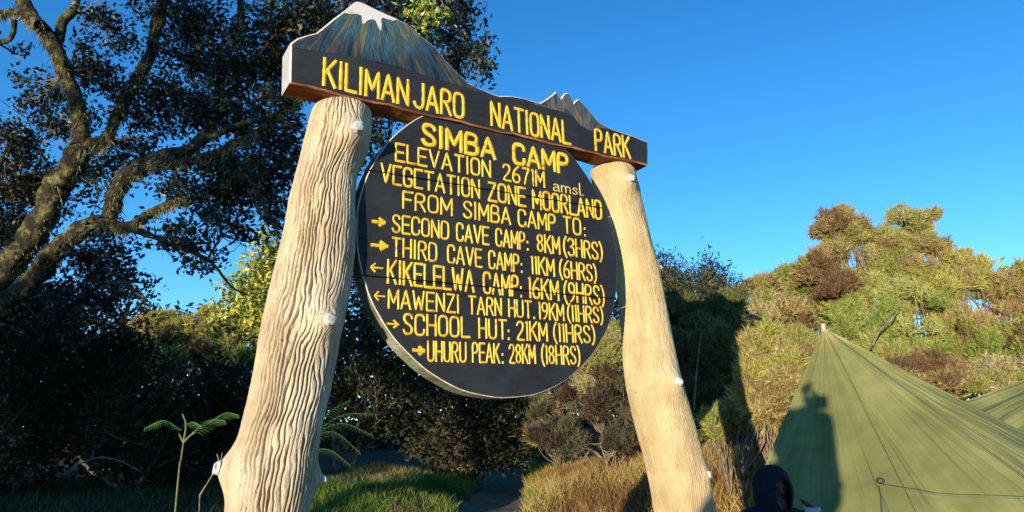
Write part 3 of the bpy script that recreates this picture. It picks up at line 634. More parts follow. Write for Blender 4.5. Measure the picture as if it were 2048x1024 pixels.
# subdivide bottom edge with slight waviness
for q in np.linspace(.96, .04, 26):
    s = sb0[0]+(sb1[0]-sb0[0])*q; HP.append(np.array([s, beam_bottom(s)+.003*math.sin(s*21)+.002*math.sin(s*57)]))
def hs_side(a, b_):
    m_ = (a+b_)/2
    if abs(b_[1]-a[1]) > abs(b_[0]-a[0])*1.5 and m_[0] < sb0[0]+.05: return 2
    if m_[1] < beam_bottom(m_[0])+.02: return 3
    return 4
slab('header_board', HP, 0, TH, .006, [M['board'], M['rim'], M['edge_white'], M['under'], M['edge_mossy']], hs_side, rimfn=lambda a, b_: (3 if (a+b_)[1]/2 < beam_bottom((a+b_)[0]/2)+.012 else 1))
# painted mountain, with a UV map of (bearing from the summit, distance)
mt_low = [(967, 186), (945, 180), (915, 170), (880, 160), (845, 150), (815, 139), (790, 132), (765, 126), (735, 121), (705, 113), (675, 108), (650, 106), (620, 100), (600, 97), (586, 96)]
mp_ = [p for p in hp if p[0] < 970 and p[1] < 182 and p != (579, 166)]
IN = inset(HP, .0075); MPi = [IN[i] for i, p in enumerate(hp) if p in mp_]
poly = MPi+[pl(*p) for p in mt_low]
from mathutils import geometry
def fill_poly(poly, y, step=.012):
    """grid fill of a polygon so that it can carry UVs finely"""
    vs = [Vector((p[0], p[1])) for p in poly]; P = np.array(poly)
    n = len(vs); edges = [(i, (i+1) % n) for i in range(n)]
    x0, y0 = P.min(0); x1, y1 = P.max(0); extra = []
    def inside(x, yy):
        c = False; j = n-1
        for i in range(n):
            if (P[i, 1] > yy) != (P[j, 1] > yy) and x < (P[j, 0]-P[i, 0])*(yy-P[i, 1])/(P[j, 1]-P[i, 1])+P[i, 0]: c = not c
            j = i
        return c
    for a in np.arange(x0+step, x1, step):
        for b_ in np.arange(y0+step, y1, step):
            if inside(a, b_) and np.min(np.hypot(P[:, 0]-a, P[:, 1]-b_)) > step*.4: extra.append(Vector((a, b_)))
    r = geometry.delaunay_2d_cdt(vs+extra, edges, [list(range(n))], 1, 1e-6)
    return [loc(v.x, y, v.y) for v in r[0]], [list(f) for f in r[2]], [(v.x, v.y) for v in r[0]]
V, Fc, st = fill_poly(poly, -.0012)
summit = pl(748, -30)
o = lmesh('mountain_painting', V, Fc, M['mountain'])
uv = o.data.uv_layers.new(name='UVMap'); low = pl(770, 130)
for lp in o.data.loops:
    s, t = st[lp.vertex_index]; dx, dz = s-summit[0], summit[1]-t
    uv.data[lp.index].uv = (math.atan2(dx, dz+.02)*1.0+1.2*dx*dz, math.hypot(dx, dz)/(summit[1]-low[1]))
pk = [p for p in hp if 1062 <= p[0] <= 1240]; pki = [IN[i] for i, p in enumerate(hp) if p in pk]
V, Fc, st = fill_poly(pki+[pl(*p) for p in [(1205, 256), (1180, 262), (1160, 250), (1145, 232), (1120, 222), (1095, 216), (1070, 210)]], -.0012)
lmesh('small_peak_painting', V, Fc, M['peak_small'])
sn = [(686, 24), (702.5, 10.5), (709, 5.5), (714, 3.8), (725, 6.8), (751, 19.8), (776, 31), (795, 39), (786, 42), (775, 39), (766, 36), (761.5, 38), (763, 50), (762, 62), (757, 58), (751, 42), (745, 39), (735, 41), (729, 48), (724, 47.5), (723, 32), (713, 28.5), (700, 28.5), (690, 27)]
V, Fc, st = fill_poly([pl(*p) for p in sn], -.0026)
lmesh('snow_cap', V, Fc, M['snow'])

# round board made of three planks
DC = np.array([-0.04161043*K, 0.80821786*K]); DR = .65065*K
def line_t(p, q):
    a, b_ = pl(*p), pl(*q); return lambda s: a[1]+(b_[1]-a[1])*(s-a[0])/(b_[0]-a[0])
j1 = line_t((794, 347), (1202, 414)); j2 = line_t((775, 553.6), (1216, 595))
DY = .012; DTH = .085
def arc_board(lo, hi, name):
    N2 = 420; pts = []
    for k in range(N2):
        a = 2*math.pi*k/N2; r = DR*(1+.0025*math.sin(a*9)+.002*math.sin(a*23+1))
        s, t = DC[0]+r*math.cos(a), DC[1]+r*math.sin(a)
        t = min(t, hi(s)) if hi else t
        t = max(t, lo(s)) if lo else t
        if (hi and lo and hi(s) < lo(s)): continue
        pts.append((s, t))
    # clip clamped points that run outside the circle's chord: keep those on either the arc or the chord inside the circle
    return pts
def cut(lo, hi):
    N2 = 720; arc = []
    for k in range(N2):
        a = 2*math.pi*k/N2; r = DR*(1+.0018*math.sin(a*9)+.0012*math.sin(a*23+1)); arc.append((DC[0]+r*math.cos(a), DC[1]+r*math.sin(a)))
    out_ = []
    poly_ = arc
    for f, sgn in ((lo, 1), (hi, -1)):
        if f is None: continue
        res = []; n = len(poly_)
        for i in range(n):
            p, q = poly_[i], poly_[(i+1) % n]; dp = sgn*(p[1]-f(p[0])); dq = sgn*(q[1]-f(q[0]))
            if dp >= 0: res.append(p)
            if dp*dq < 0:
                w = dp/(dp-dq); res.append((p[0]+(q[0]-p[0])*w, p[1]+(q[1]-p[1])*w))
        poly_ = res
    # add points along chords for smooth planks
    P = [poly_[0]]
    for p in poly_[1:]:
        if math.hypot(p[0]-P[-1][0], p[1]-P[-1][1]) > 1e-4: P.append(p)
    return P
g = .0016
def on_arc(a, b_): m_ = (a+b_)/2; return math.hypot(*(m_-DC)) > DR-.006
for lo, hi in ((lambda s: j1(s)+g, lambda s: beam_bottom(s)-.001), (lambda s: j2(s)+g, lambda s: j1(s)-g), (None, lambda s: j2(s)-g)):
    slab('board', cut(lo, hi), DY, DY+DTH, .0035, [M['board'], M['rim_dull'], M['edge_mossy'], M['groove']], lambda a, b_: 2 if on_arc(a, b_) else 3, rimfn=lambda a, b_: 1 if on_arc(a, b_) else 0)
# two battens hold the planks together at the back
for t0 in (-.25, .25):
    a, b_ = DC[0]+t0-.035, DC[0]+t0+.035; lo = DC[1]-.42; hi = beam_bottom(a)-.01
    slab('batten', [(a, lo), (b_, lo), (b_, hi), (a, hi)], DY+DTH+.001, DY+DTH+.03, .003, [M['under'], M['under']], lambda a, b_: 0)

# ---- lettering: a carved stroke alphabet
o8 = lambda w, x=0: [(x+w*.5, 1), (x+w*.15, .97), (x, .82), (x, .18), (x+w*.15, .03), (x+w*.5, 0), (x+w*.85, .03), (x+w, .18), (x+w, .82), (x+w*.85, .97), (x+w*.5, 1)]
FN = {
 'A': (.5, [[(0, 0), (.25, 1), (.5, 0)], [(.08, .3), (.42, .3)]]),
 'B': (.44, [[(0, 0), (0, 1), (.28, 1), (.41, .92), (.41, .62), (.28, .53), (.02, .53)], [(.28, .53), (.44, .43), (.44, .1), (.3, 0), (0, 0)]]),
 'C': (.44, [[(.44, .74), (.43, .9), (.34, .99), (.22, 1), (.08, .98), (0, .84), (0, .16), (.08, .02), (.22, 0), (.36, .02), (.44, .12), (.44, .26)]]),
 'D': (.44, [[(0, 0), (0, 1), (.24, 1), (.38, .95), (.44, .8), (.44, .2), (.38, .05), (.24, 0), (0, 0)]]),
 'E': (.4, [[(.4, 1), (0, 1), (0, 0), (.4, 0)], [(0, .52), (.34, .52)]]),
 'F': (.4, [[(.42, 1), (0, 1), (0, 0)], [(0, .54), (.34, .54)]]),
 'G': (.44, [[(.44, .74), (.43, .9), (.34, .99), (.22, 1), (.08, .98), (0, .84), (0, .16), (.08, .02), (.22, 0), (.38, .03), (.44, .14), (.44, .42), (.24, .42)]]),
 'H': (.44, [[(0, 0), (0, 1)], [(.44, 0), (.44, 1)], [(0, .5), (.44, .5)]]),
 'I': (.10, [[(.05, 0), (.05, 1)]]),
 'J': (.4, [[(.4, 1), (.4, .2), (.34, .04), (.2, 0), (.06, .05), (0, .2)]]),
 'K': (.44, [[(0, 0), (0, 1)], [(.43, 1), (.02, .46)], [(.13, .6), (.44, 0)]]),
 'L': (.38, [[(0, 1), (0, 0), (.4, 0)]]),
 'M': (.52, [[(0, 0), (0, 1), (.26, .28), (.52, 1), (.52, 0)]]),
 'N': (.44, [[(0, 0), (0, 1), (.44, 0), (.44, 1)]]),
 'O': (.44, [o8(.44)]),
 'P': (.42, [[(0, 0), (0, 1), (.26, 1), (.4, .92), (.42, .76), (.4, .58), (.26, .48), (0, .48)]]),
 'R': (.44, [[(0, 0), (0, 1), (.26, 1), (.4, .92), (.42, .76), (.4, .6), (.26, .5), (0, .5)], [(.2, .5), (.44, 0)]]),
 'S': (.42, [[(.41, .8), (.38, .93), (.22, 1), (.06, .94), (.01, .78), (.07, .6), (.34, .42), (.42, .25), (.38, .07), (.2, 0), (.05, .06), (0, .2)]]),
 'T': (.46, [[(0, 1), (.46, 1)], [(.23, 1), (.23, 0)]]),
 'U': (.44, [[(0, 1), (0, .18), (.06, .04), (.22, 0), (.38, .04), (.44, .18), (.44, 1)]]),
 'V': (.48, [[(0, 1), (.24, 0), (.48, 1)]]),
 'W': (.6, [[(0, 1), (.14, 0), (.3, .72), (.46, 0), (.6, 1)]]),
 'Z': (.44, [[(0, 1), (.44, 1), (0, 0), (.46, 0)]]),
 '1': (.1, [[(0, .93), (.08, 1), (.08, 0)]]),
 '2': (.42, [[(.01, .78), (.06, .94), (.22, 1), (.36, .94), (.41, .78), (.34, .52), (.1, .2), (0, 0), (.42, 0)]]),
 '3': (.42, [[(.0, .84), (.08, .97), (.24, 1), (.39, .92), (.4, .7), (.3, .55), (.16, .53)], [(.16, .53), (.36, .48), (.42, .3), (.4, .1), (.24, 0), (.08, .03), (0, .18)]]),
 '6': (.42, [[(.34, 1), (.14, .8), (.02, .5), (0, .2), (.08, .03), (.22, 0), (.38, .05), (.42, .24), (.38, .46), (.22, .52), (.04, .44)]]),
 '7': (.42, [[(0, 1), (.42, 1), (.24, .5), (.14, 0)]]),
 '8': (.42, [[(.21, .53), (.04, .62), (.02, .86), (.2, 1), (.38, .88), (.38, .64), (.21, .53), (.04, .42), (0, .14), (.2, 0), (.4, .12), (.38, .42), (.21, .53)]]),
 '9': (.42, [[(.4, .58), (.22, .46), (.06, .52), (0, .76), (.06, .95), (.22, 1), (.36, .96), (.42, .78), (.4, .45), (.28, .14), (.1, 0)]]),
 '(': (.16, [[(.18, 1.06), (.06, .85), (0, .5), (.04, .15), (.18, -.12)]]),
 ')': (.16, [[(0, 1.06), (.12, .85), (.18, .5), (.14, .12), (0, -.12)]]),
 ':': (.08, [[(.04, .42), (.04, .47)], [(.04, -.01), (.04, .04)]]),
 '.': (.06, [[(.03, -.01), (.03, .04)]]),
 'a': (.4, [[(.04, .5), (.12, .62), (.28, .62), (.36, .48), (.36, .08), (.42, 0)], [(.36, .36), (.12, .34), (.0, .2), (.04, .04), (.16, 0), (.36, .12)]]),
 'm': (.6, [[(0, .6), (0, 0)], [(0, .44), (.1, .6), (.24, .58), (.3, .42), (.3, 0)], [(.3, .44), (.4, .6), (.54, .58), (.6, .42), (.6, 0)]]),
 's': (.34, [[(.32, .5), (.2, .62), (.06, .56), (.04, .42), (.28, .26), (.34, .12), (.22, 0), (.06, .02), (0, .12)]]),
 'l': (.24, [[(0, 1.1), (0, .1), (.08, 0), (.24, .04)]]),
 '>': (1.0, [[(0, .5), (1, .5)], [(.6, .95), (1.0, .5), (.6, .05)]]),
 '<': (1.0, [[(0, .5), (1, .5)], [(.35, .95), (0, .5), (.35, .05)]]),
}
CURVED = set('BCDGJOPRSU236890()amslM') - set('M')
def chaikin(P, it=2):
    for _ in range(it):
        Q = [P[0]]
        for a, b_ in zip(P[:-1], P[1:]):
            ang = 1
            Q.append((a[0]*.8+b_[0]*.2, a[1]*.8+b_[1]*.2)); Q.append((a[0]*.2+b_[0]*.8, a[1]*.2+b_[1]*.8))
        Q.append(P[-1]); P = Q
    return P
def stroke_geo(P, hw, depth, clip, A, raise_=.0025):
    P = np.array(P); 
    # extend both ends, resample finely
    e0 = unit(P[0]-P[1]); e1 = unit(P[-1]-P[-2])
    if np.linalg.norm(P[0]-P[-1]) > 1e-6: P[0] = P[0]+e0*hw*.7; P[-1] = P[-1]+e1*hw*.7
    Q = [P[0]]
    for a, b_ in zip(P[:-1], P[1:]):
        k = max(1, int(np.linalg.norm(b_-a)/.004))
        for i in range(1, k+1): Q.append(a+(b_-a)*i/k)
    Q = np.array(Q); n = len(Q); T = np.zeros_like(Q); T[1:-1] = Q[2:]-Q[:-2]; T[0] = Q[1]-Q[0]; T[-1] = Q[-1]-Q[-2]; T = unit(T)
    nn = np.c_[-T[:, 1], T[:, 0]]
    wv = hw*(1+.16*(noise(Q[:, 0]*60, Q[:, 1]*60, 3)-.5)*2)[:, None]
    V = []
    for k, (o_, h) in enumerate([(-1, 0), (-.55, .8), (0, 1), (.55, .8), (1, 0)]):
        X = Q+nn*wv*o_; V.append(np.stack([X[:, 0]+OFFL[0], np.full(n, -(depth+h*raise_))+OFFL[1], X[:, 1]+OFFL[2]], 1))
    V = np.stack(V, 1).reshape(-1, 3); Fq = []
    for i in range(n-1):
        m_ = (Q[i]+Q[i+1])/2
        if clip and any(abs(m_[1]-f(m_[0])) < .0026 for f in clip): continue
        for k in range(4): Fq.append((i*5+k, (i+1)*5+k, (i+1)*5+k+1, i*5+k+1))
    if Fq: A.add(V, np.array(Fq))
def word(txt, u0, u1, base, cap, depth, bold, A, G, clip=None, wob=1.0):
    """base and cap: functions s -> t"""
    ub = lambda u: pl(u, base_v(u))[0]
    s0, s1 = ub(u0), ub(u1); gap = .17
    ws = [FN[c][0] for c in txt]; tot = sum(ws)+gap*(len(txt)-1); 
    hw = .046*bold*(cap(s0)-base(s0)); sx = (s1-s0-2*hw)/max(tot, .02); x = 0
    for c, w in zip(txt, ws):
        dy = random.uniform(-.012, .012)*wob
        for P in FN[c][1]:
            if c in CURVED and len(P) > 3: P = chaikin(P)
            pts = []
            for px, py in P:
                s = s0+hw+(x+px)*sx; b_ = base(s); h_ = cap(s)-b_; pts.append((s, b_+(py+dy)*h_*.93+h_*.035))
            stroke_geo(pts, hw*1.55, depth+.0002, clip, G, .0006); stroke_geo(pts, hw, depth+.0010, clip, A)
        x += w+gap
LINES = [  # (words, baseline left px, baseline right px, cap top left px, cap top right px, depth, bold)
 ([('KILIMAN', 644, 819), ('JARO', 826, 930), ('NATIONAL', 981, 1142), ('PARK', 1190, 1263)], (649, 172.6), (1258, 318), (649, 115.5), (1259, 275), 0, 1.25, None),
 ([('SIMBA', 845, 996), ('CAMP', 1028, 1142)], (856, 289), (1124, 344), (856, 245), (1124, 304), -DY, 1.9, None),
 ([('ELEVATION', 792, 986), ('2671M', 1008, 1094)], (797.7, 321), (1091, 374), (797.7, 284), (1091, 341), -DY, 1.35, None),
 ([('amsl', 1109, 1171)], (1109, 380), (1171, 391), (1109, 357), (1171, 369), -DY, 1.2, None),
 ([('VEGETATION', 763, 964), ('ZONE', 978, 1056), ('MOORLAND', 1068, 1209)], (794, 368), (1202, 438), (794, 329), (1202, 400), -DY, 1.35, [j1]),
 ([('FROM', 807, 909), ('SIMBA', 929, 1026), ('CAMP', 1039, 1116), ('TO', 1129, 1167), (':', 1170, 1177)], (812, 416), (1160, 469), (812, 380), (1160, 435), -DY, 1.35, None),
 ([('SECOND', 786, 902), ('CAVE', 915, 982), ('CAMP', 994, 1055), (':', 1056, 1062), ('8KM', 1077, 1125), ('(3HRS)', 1130, 1210)], (794.5, 464), (1194, 518), (794.5, 427), (1194, 482), -DY, 1.3, None),
 ([('THIRD', 785, 878), ('CAVE', 897, 968), ('CAMP', 980, 1043), (':', 1044, 1050), ('11KM', 1065, 1114), ('(6HRS)', 1122, 1198)], (794.5, 512), (1186, 562), (794.5, 473), (1186, 527), -DY, 1.25, None),
 ([('KIKELELWA', 776, 953), ('CAMP', 969, 1042), (':', 1043, 1049), ('16KM', 1060, 1123), ('(9HRS)', 1131, 1214)], (779.5, 566), (1196, 609), (779.5, 517), (1196, 570), -DY, 1.2, [j2]),
 ([('MAWENZI', 778, 923), ('TARN', 939, 1008), ('HUT', 1020, 1068), ('.', 1070, 1074), ('19KM', 1080, 1133), ('(11HRS)', 1138, 1211)], (784, 616), (1198.6, 646), (784, 576), (1198.6, 613), -DY, 1.25, None),
 ([('SCHOOL', 808, 943), ('HUT', 960, 1018), (':', 1018, 1024), ('21KM', 1036, 1100), ('(11HRS)', 1110, 1195)], (816, 669), (1179, 686), (816, 625), (1179, 650), -DY, 1.25, None),
 ([('UHURU', 857, 937), ('PEAK', 947, 1004), (':', 1006, 1012), ('28KM', 1021, 1076), ('(18HRS)', 1086, 1165)], (865, 723), (1149, 729), (865, 681), (1149, 691), -DY, 1.15, None)]
for words, bl, br, tl, tr_, dep, bold, clip in LINES:
    def base_v(u, bl=bl, br=br): return bl[1]+(br[1]-bl[1])*(u-bl[0])/(br[0]-bl[0])
    base = line_t(bl, br); cap = line_t(tl, tr_)
    for w_, a, b_ in words:
        A = Acc(); G = Acc(); word(w_, a, b_, base, cap, dep, bold, A, G, clip)
        A.build('lettering', M['yellow_pale'] if w_ == 'amsl' else M['yellow'], sign, local=False)
        G.build('carved_groove', M['groove'], sign, local=False)
for ch, u0, u1, v, bold in [('>', 748, 771, 441, 2.4), ('>', 746, 776, 488, 2.6), ('<', 744, 767, 533, 1.4), ('<', 752, 771, 590, 1.4), ('>', 777, 799, 646, 1.5), ('>', 829, 850, 699, 2.4)]:
    A = Acc(); G = Acc(); s0, t0 = pl(u0, v); s1, t1 = pl(u1, v+(u1-u0)*.09); hh = .020
    for P in FN[ch][1]:
        pts = [(s0+(s1-s0)*x, t0+(t1-t0)*x+(y-.5)*hh*1.5) for x, y in P]
        stroke_geo(pts, .0028*bold*1.4, -DY+.0002, None, G, .0006); stroke_geo(pts, .0026*bold, -DY+.001, None, A)
    A.build('arrow', M['yellow'], sign, local=False); G.build('carved_groove', M['groove'], sign, local=False)

# ---- posts
def make_post(edges, back, material, label, flute, knots, nring, marks=(), top_round=.03, drop=.0):
    E = np.array(edges, float); 
    cs = []
    for v, a, b_ in E:
        A_, B_ = pl(a, v, back), pl(b_, v, back); c = (A_+B_)/2
        Pw = P0-N_*back+d_*c[0]+U_*c[1]; view = unit((CAM-Pw)*np.array([1, 1, 0])); ca = view@n0
        cs.append((c[1], c[0], abs(B_[0]-A_[0])/2*ca))
    cs = np.array(sorted(cs))          # by height t
    t_lo, t_hi = -H-.12, cs[-1, 0]-drop
    # extend straight down to the ground
    sl = (cs[2, 1]-cs[0, 1])/(cs[2, 0]-cs[0, 0]+1e-6)*.8
    cs = np.vstack([[t_lo, cs[0, 1]+sl*(t_lo-cs[0, 0]), cs[0, 2]*1.12], [(t_lo+cs[0, 0])/2, cs[0, 1]+sl*((t_lo+cs[0, 0])/2-cs[0, 0]), cs[0, 2]*1.05], cs])
    vis0 = cs[2, 0]-.15
    T = np.concatenate([np.linspace(t_lo, vis0, 60, endpoint=False), np.linspace(vis0, t_hi-.004, 640)])
    def sm(col):
        x = np.interp(T, cs[:, 0], cs[:, col]); k = 15; ker = np.hanning(k); ker /= ker.sum()
        return np.convolve(np.pad(x, k//2, 'edge'), ker, 'valid')
    S = sm(1); R = sm(2)
    mid = P0-N_*back+d_*S[300]+U_*T[300]; e0 = unit((CAM-mid)*np.array([1, 1, 0])); e1 = np.cross(z_, e0)   # e1 points to the viewer's right
    e1 = -e1 if e1@CX < 0 else e1
    ph = np.arange(nring)/nring*2*np.pi
    PH, TT = np.meshgrid(ph, T, indexing='xy'); RR = np.repeat(R[:, None], nring, 1)
    X = np.sin(PH); Y = np.cos(PH)       # noise coordinates on the cylinder
    amp, nf, wl, gw = flute
    warp = (fbm(X*.8+5, Y*.8+5, TT*1.2, 2)-.5)*2.2 + (fbm(X*2.2+15, Y*2.2+5, TT*7.5, 3)-.5)*1.7*wl + (fbm(X*7+25, Y*7+5, TT*20, 2)-.5)*1.0*wl
    D_ = np.zeros_like(PH); fade = np.ones_like(PH); tipinfo = []
    for (ku, kv, kr, kh) in knots:
        kc = pl(ku, kv, back); tk = kc[1]; ik = np.argmin(abs(T-tk))
        Pk = P0-N_*back+d_*S[ik]+U_*T[ik]; off = (P0-N_*back+d_*kc[0]+U_*kc[1]-Pk)@e1
        ang = math.asin(max(-1, min(1, off/(R[ik]+kh*.6)))); 
        dph = (PH-ang+np.pi) % (2*np.pi)-np.pi; dd = np.hypot(dph*R[ik], (TT-tk)*.85)
        D_ += kh*np.exp(-(dd/kr)**2); fade *= 1-.85*np.exp(-(dd/(kr*1.1))**2)
        warp += 1.6*np.sign(dph)*np.exp(-(dd/(kr*2.2))**2)*(1-np.exp(-(dd/(kr*.6))**2))
        tipinfo.append((ang, tk, R[ik]+kh*.97, kr, ik))
    a = PH*nf/(2*np.pi)*1.0+warp
    rid = 1-np.exp(-(np.abs(np.sin(a*np.pi))/gw)**2)
    brk = sstep(.28, .6, fbm(X*5+3, Y*5+8, TT*6, 3))*1.0+.18
    fine = fbm(X*14, Y*14, TT*30, 3)-.5
    D_ += (rid-1)*amp*fade*brk + fine*.0034*(1+.8*(1-fade)) + (fbm(X*1.5, Y*1.5, TT*2.5+9, 2)-.5)*.012
    for (mu, mv, mr, mh) in marks:       # small pits
        kc = pl(mu, mv, back); ik = np.argmin(abs(T-kc[1])); Pk = P0-N_*back+d_*S[ik]+U_*T[ik]; off = (P0-N_*back+d_*kc[0]+U_*kc[1]-Pk)@e1
        ang = math.asin(max(-1, min(1, off/R[ik]))); dph = (PH-ang+np.pi) % (2*np.pi)-np.pi
        D_ -= mh*np.exp(-(dph*R[ik]/mr)**2-((TT-kc[1])/(mr*.5))**2)
    rr = RR+D_
    # rounded shoulder at the top
    q = np.clip((TT-(t_hi-top_round))/top_round, 0, 1); rr = rr*(1-.16*q**3)
    tilt_top = .0
    C = (P0-N_*back)[None, None, :] + d_[None, None, :]*S[:, None, None] + U_[None, None, :]*T[:, None, None]
    V = C + rr[..., None]*(np.cos(PH)[..., None]*e0+np.sin(PH)[..., None]*e1)
    nr = len(T); V = V.reshape(-1, 3)
    i, j = np.meshgrid(np.arange(nr-1), np.arange(nring), indexing='ij'); i = i.ravel(); j = j.ravel(); k = (j+1) % nring
    Fq = np.stack([i*nring+j, i*nring+k, (i+1)*nring+k, (i+1)*nring+j], 1)
    cap_c = (P0-N_*back+d_*S[-1]+U_*(T[-1]+.006)); V = np.vstack([V, cap_c]); ci = len(V)-1
    capf = np.array([[(nr-1)*nring+j_, (nr-1)*nring+(j_+1) % nring, ci, ci] for j_ in range(nring)])
    faces = [list(map(int, f)) for f in Fq]+[[int(f[0]), int(f[1]), int(f[2])] for f in capf]
    Vl = to_local(V)
    tone = (.86+.28*fbm(X*2+30, Y*2, TT*1.2, 3)); tone = np.repeat(tone.reshape(-1, 1), 3, 1); tone = np.vstack([tone, [[1, 1, 1]]])
    o = lmesh('post', Vl, faces, material, col=tone); o['label'] = label
    for ang, tk, rad, kr, ik in tipinfo:
        dr = e0*math.cos(ang)+e1*math.sin(ang); c = P0-N_*back+d_*S[ik]+U_*T[ik]+dr*(rad-.002)
        # sawn stub: a short irregular lump facing outwards
        n1, n2 = 9, 16; VV = []; ax = unit(dr+U_*.15); sd = unit(np.cross(ax, U_)); up_ = np.cross(sd, ax); R0 = kr*.36
        for p in range(n1):
            f = p/(n1-1); r_ = R0*(1.15, 1.12, 1.06, 1.0, .96, .9, .78, .45, .02)[p]; h_ = (.0, .3, .55, .75, .9, .98, 1.02, 1.04, 1.05)[p]*R0*.9
            for w in range(n2):
                t_ = w/n2*2*math.pi; jit = 1+.28*(float(noise(math.cos(t_)*2+ik, math.sin(t_)*2+3, p*.5))-.5)*2
                VV.append(c+ax*h_+sd*r_*jit*math.cos(t_)+up_*r_*jit*math.sin(t_))
        FF = [[p*n2+w, p*n2+(w+1) % n2, (p+1)*n2+(w+1) % n2, (p+1)*n2+w] for p in range(n1-1) for w in range(n2)]
        lmesh('branch_stub', to_local(np.array(VV)), np.array(FF), M['stub'], o)
    return o
BI = np.array(_B.inverted())
def to_local(V): return np.c_[V, np.ones(len(V))] @ BI[:3].T
left_edges = [(198, 629, 744), (213, 626, 743), (240, 617, 743), (269, 609, 741), (300, 602, 735), (330, 595, 722), (351, 590, 714), (402, 576, 711), (454, 568, 712), (503, 557, 710), (555, 544, 704), (605, 533, 695), (640, 525, 689), (678, 517, 679), (714, 511, 674), (741, 506, 668), (786, 497, 660), (805, 492.5, 655), (850, 481, 645), (904, 468, 637), (950, 459, 630), (977, 452, 625), (1018, 448, 619)]
make_post(left_edges, .058, M['post_a'], 'stout left post with deep wavy bark grooves', (.0135, 58, 1.15, .5),
          [(704, 290, .052, .040), (650, 655, .050, .040), (446, 938, .050, .040), (640, 958, .035, .028)], 470, [(581, 411, .010, .010), (690, 535, .008, .006)], drop=.036)
right_edges = [(331, 1176, 1266), (362, 1181, 1274), (425, 1192, 1288), (475, 1204, 1300.6), (519, 1216, 1313), (566, 1229, 1324), (604, 1236, 1331), (666, 1242, 1343), (728, 1245, 1355), (768, 1249, 1364), (823, 1261, 1381), (865, 1271, 1393), (906, 1283, 1405), (950, 1292, 1415), (981, 1298, 1421), (1018, 1303.5, 1428)]
make_post(right_edges, .12, M['post_b'], 'smoother yellowish right post with fine vertical grain', (.0034, 84, .5, .6),
          [(1262, 384, .046, .036), (1350, 770, .050, .036), (1412, 945, .035, .012), (1322, 545, .022, .008)], 400, [(1246, 491, .012, .008), (1255, 706, .008, .008), (1324, 940, .010, .006)], drop=.012)

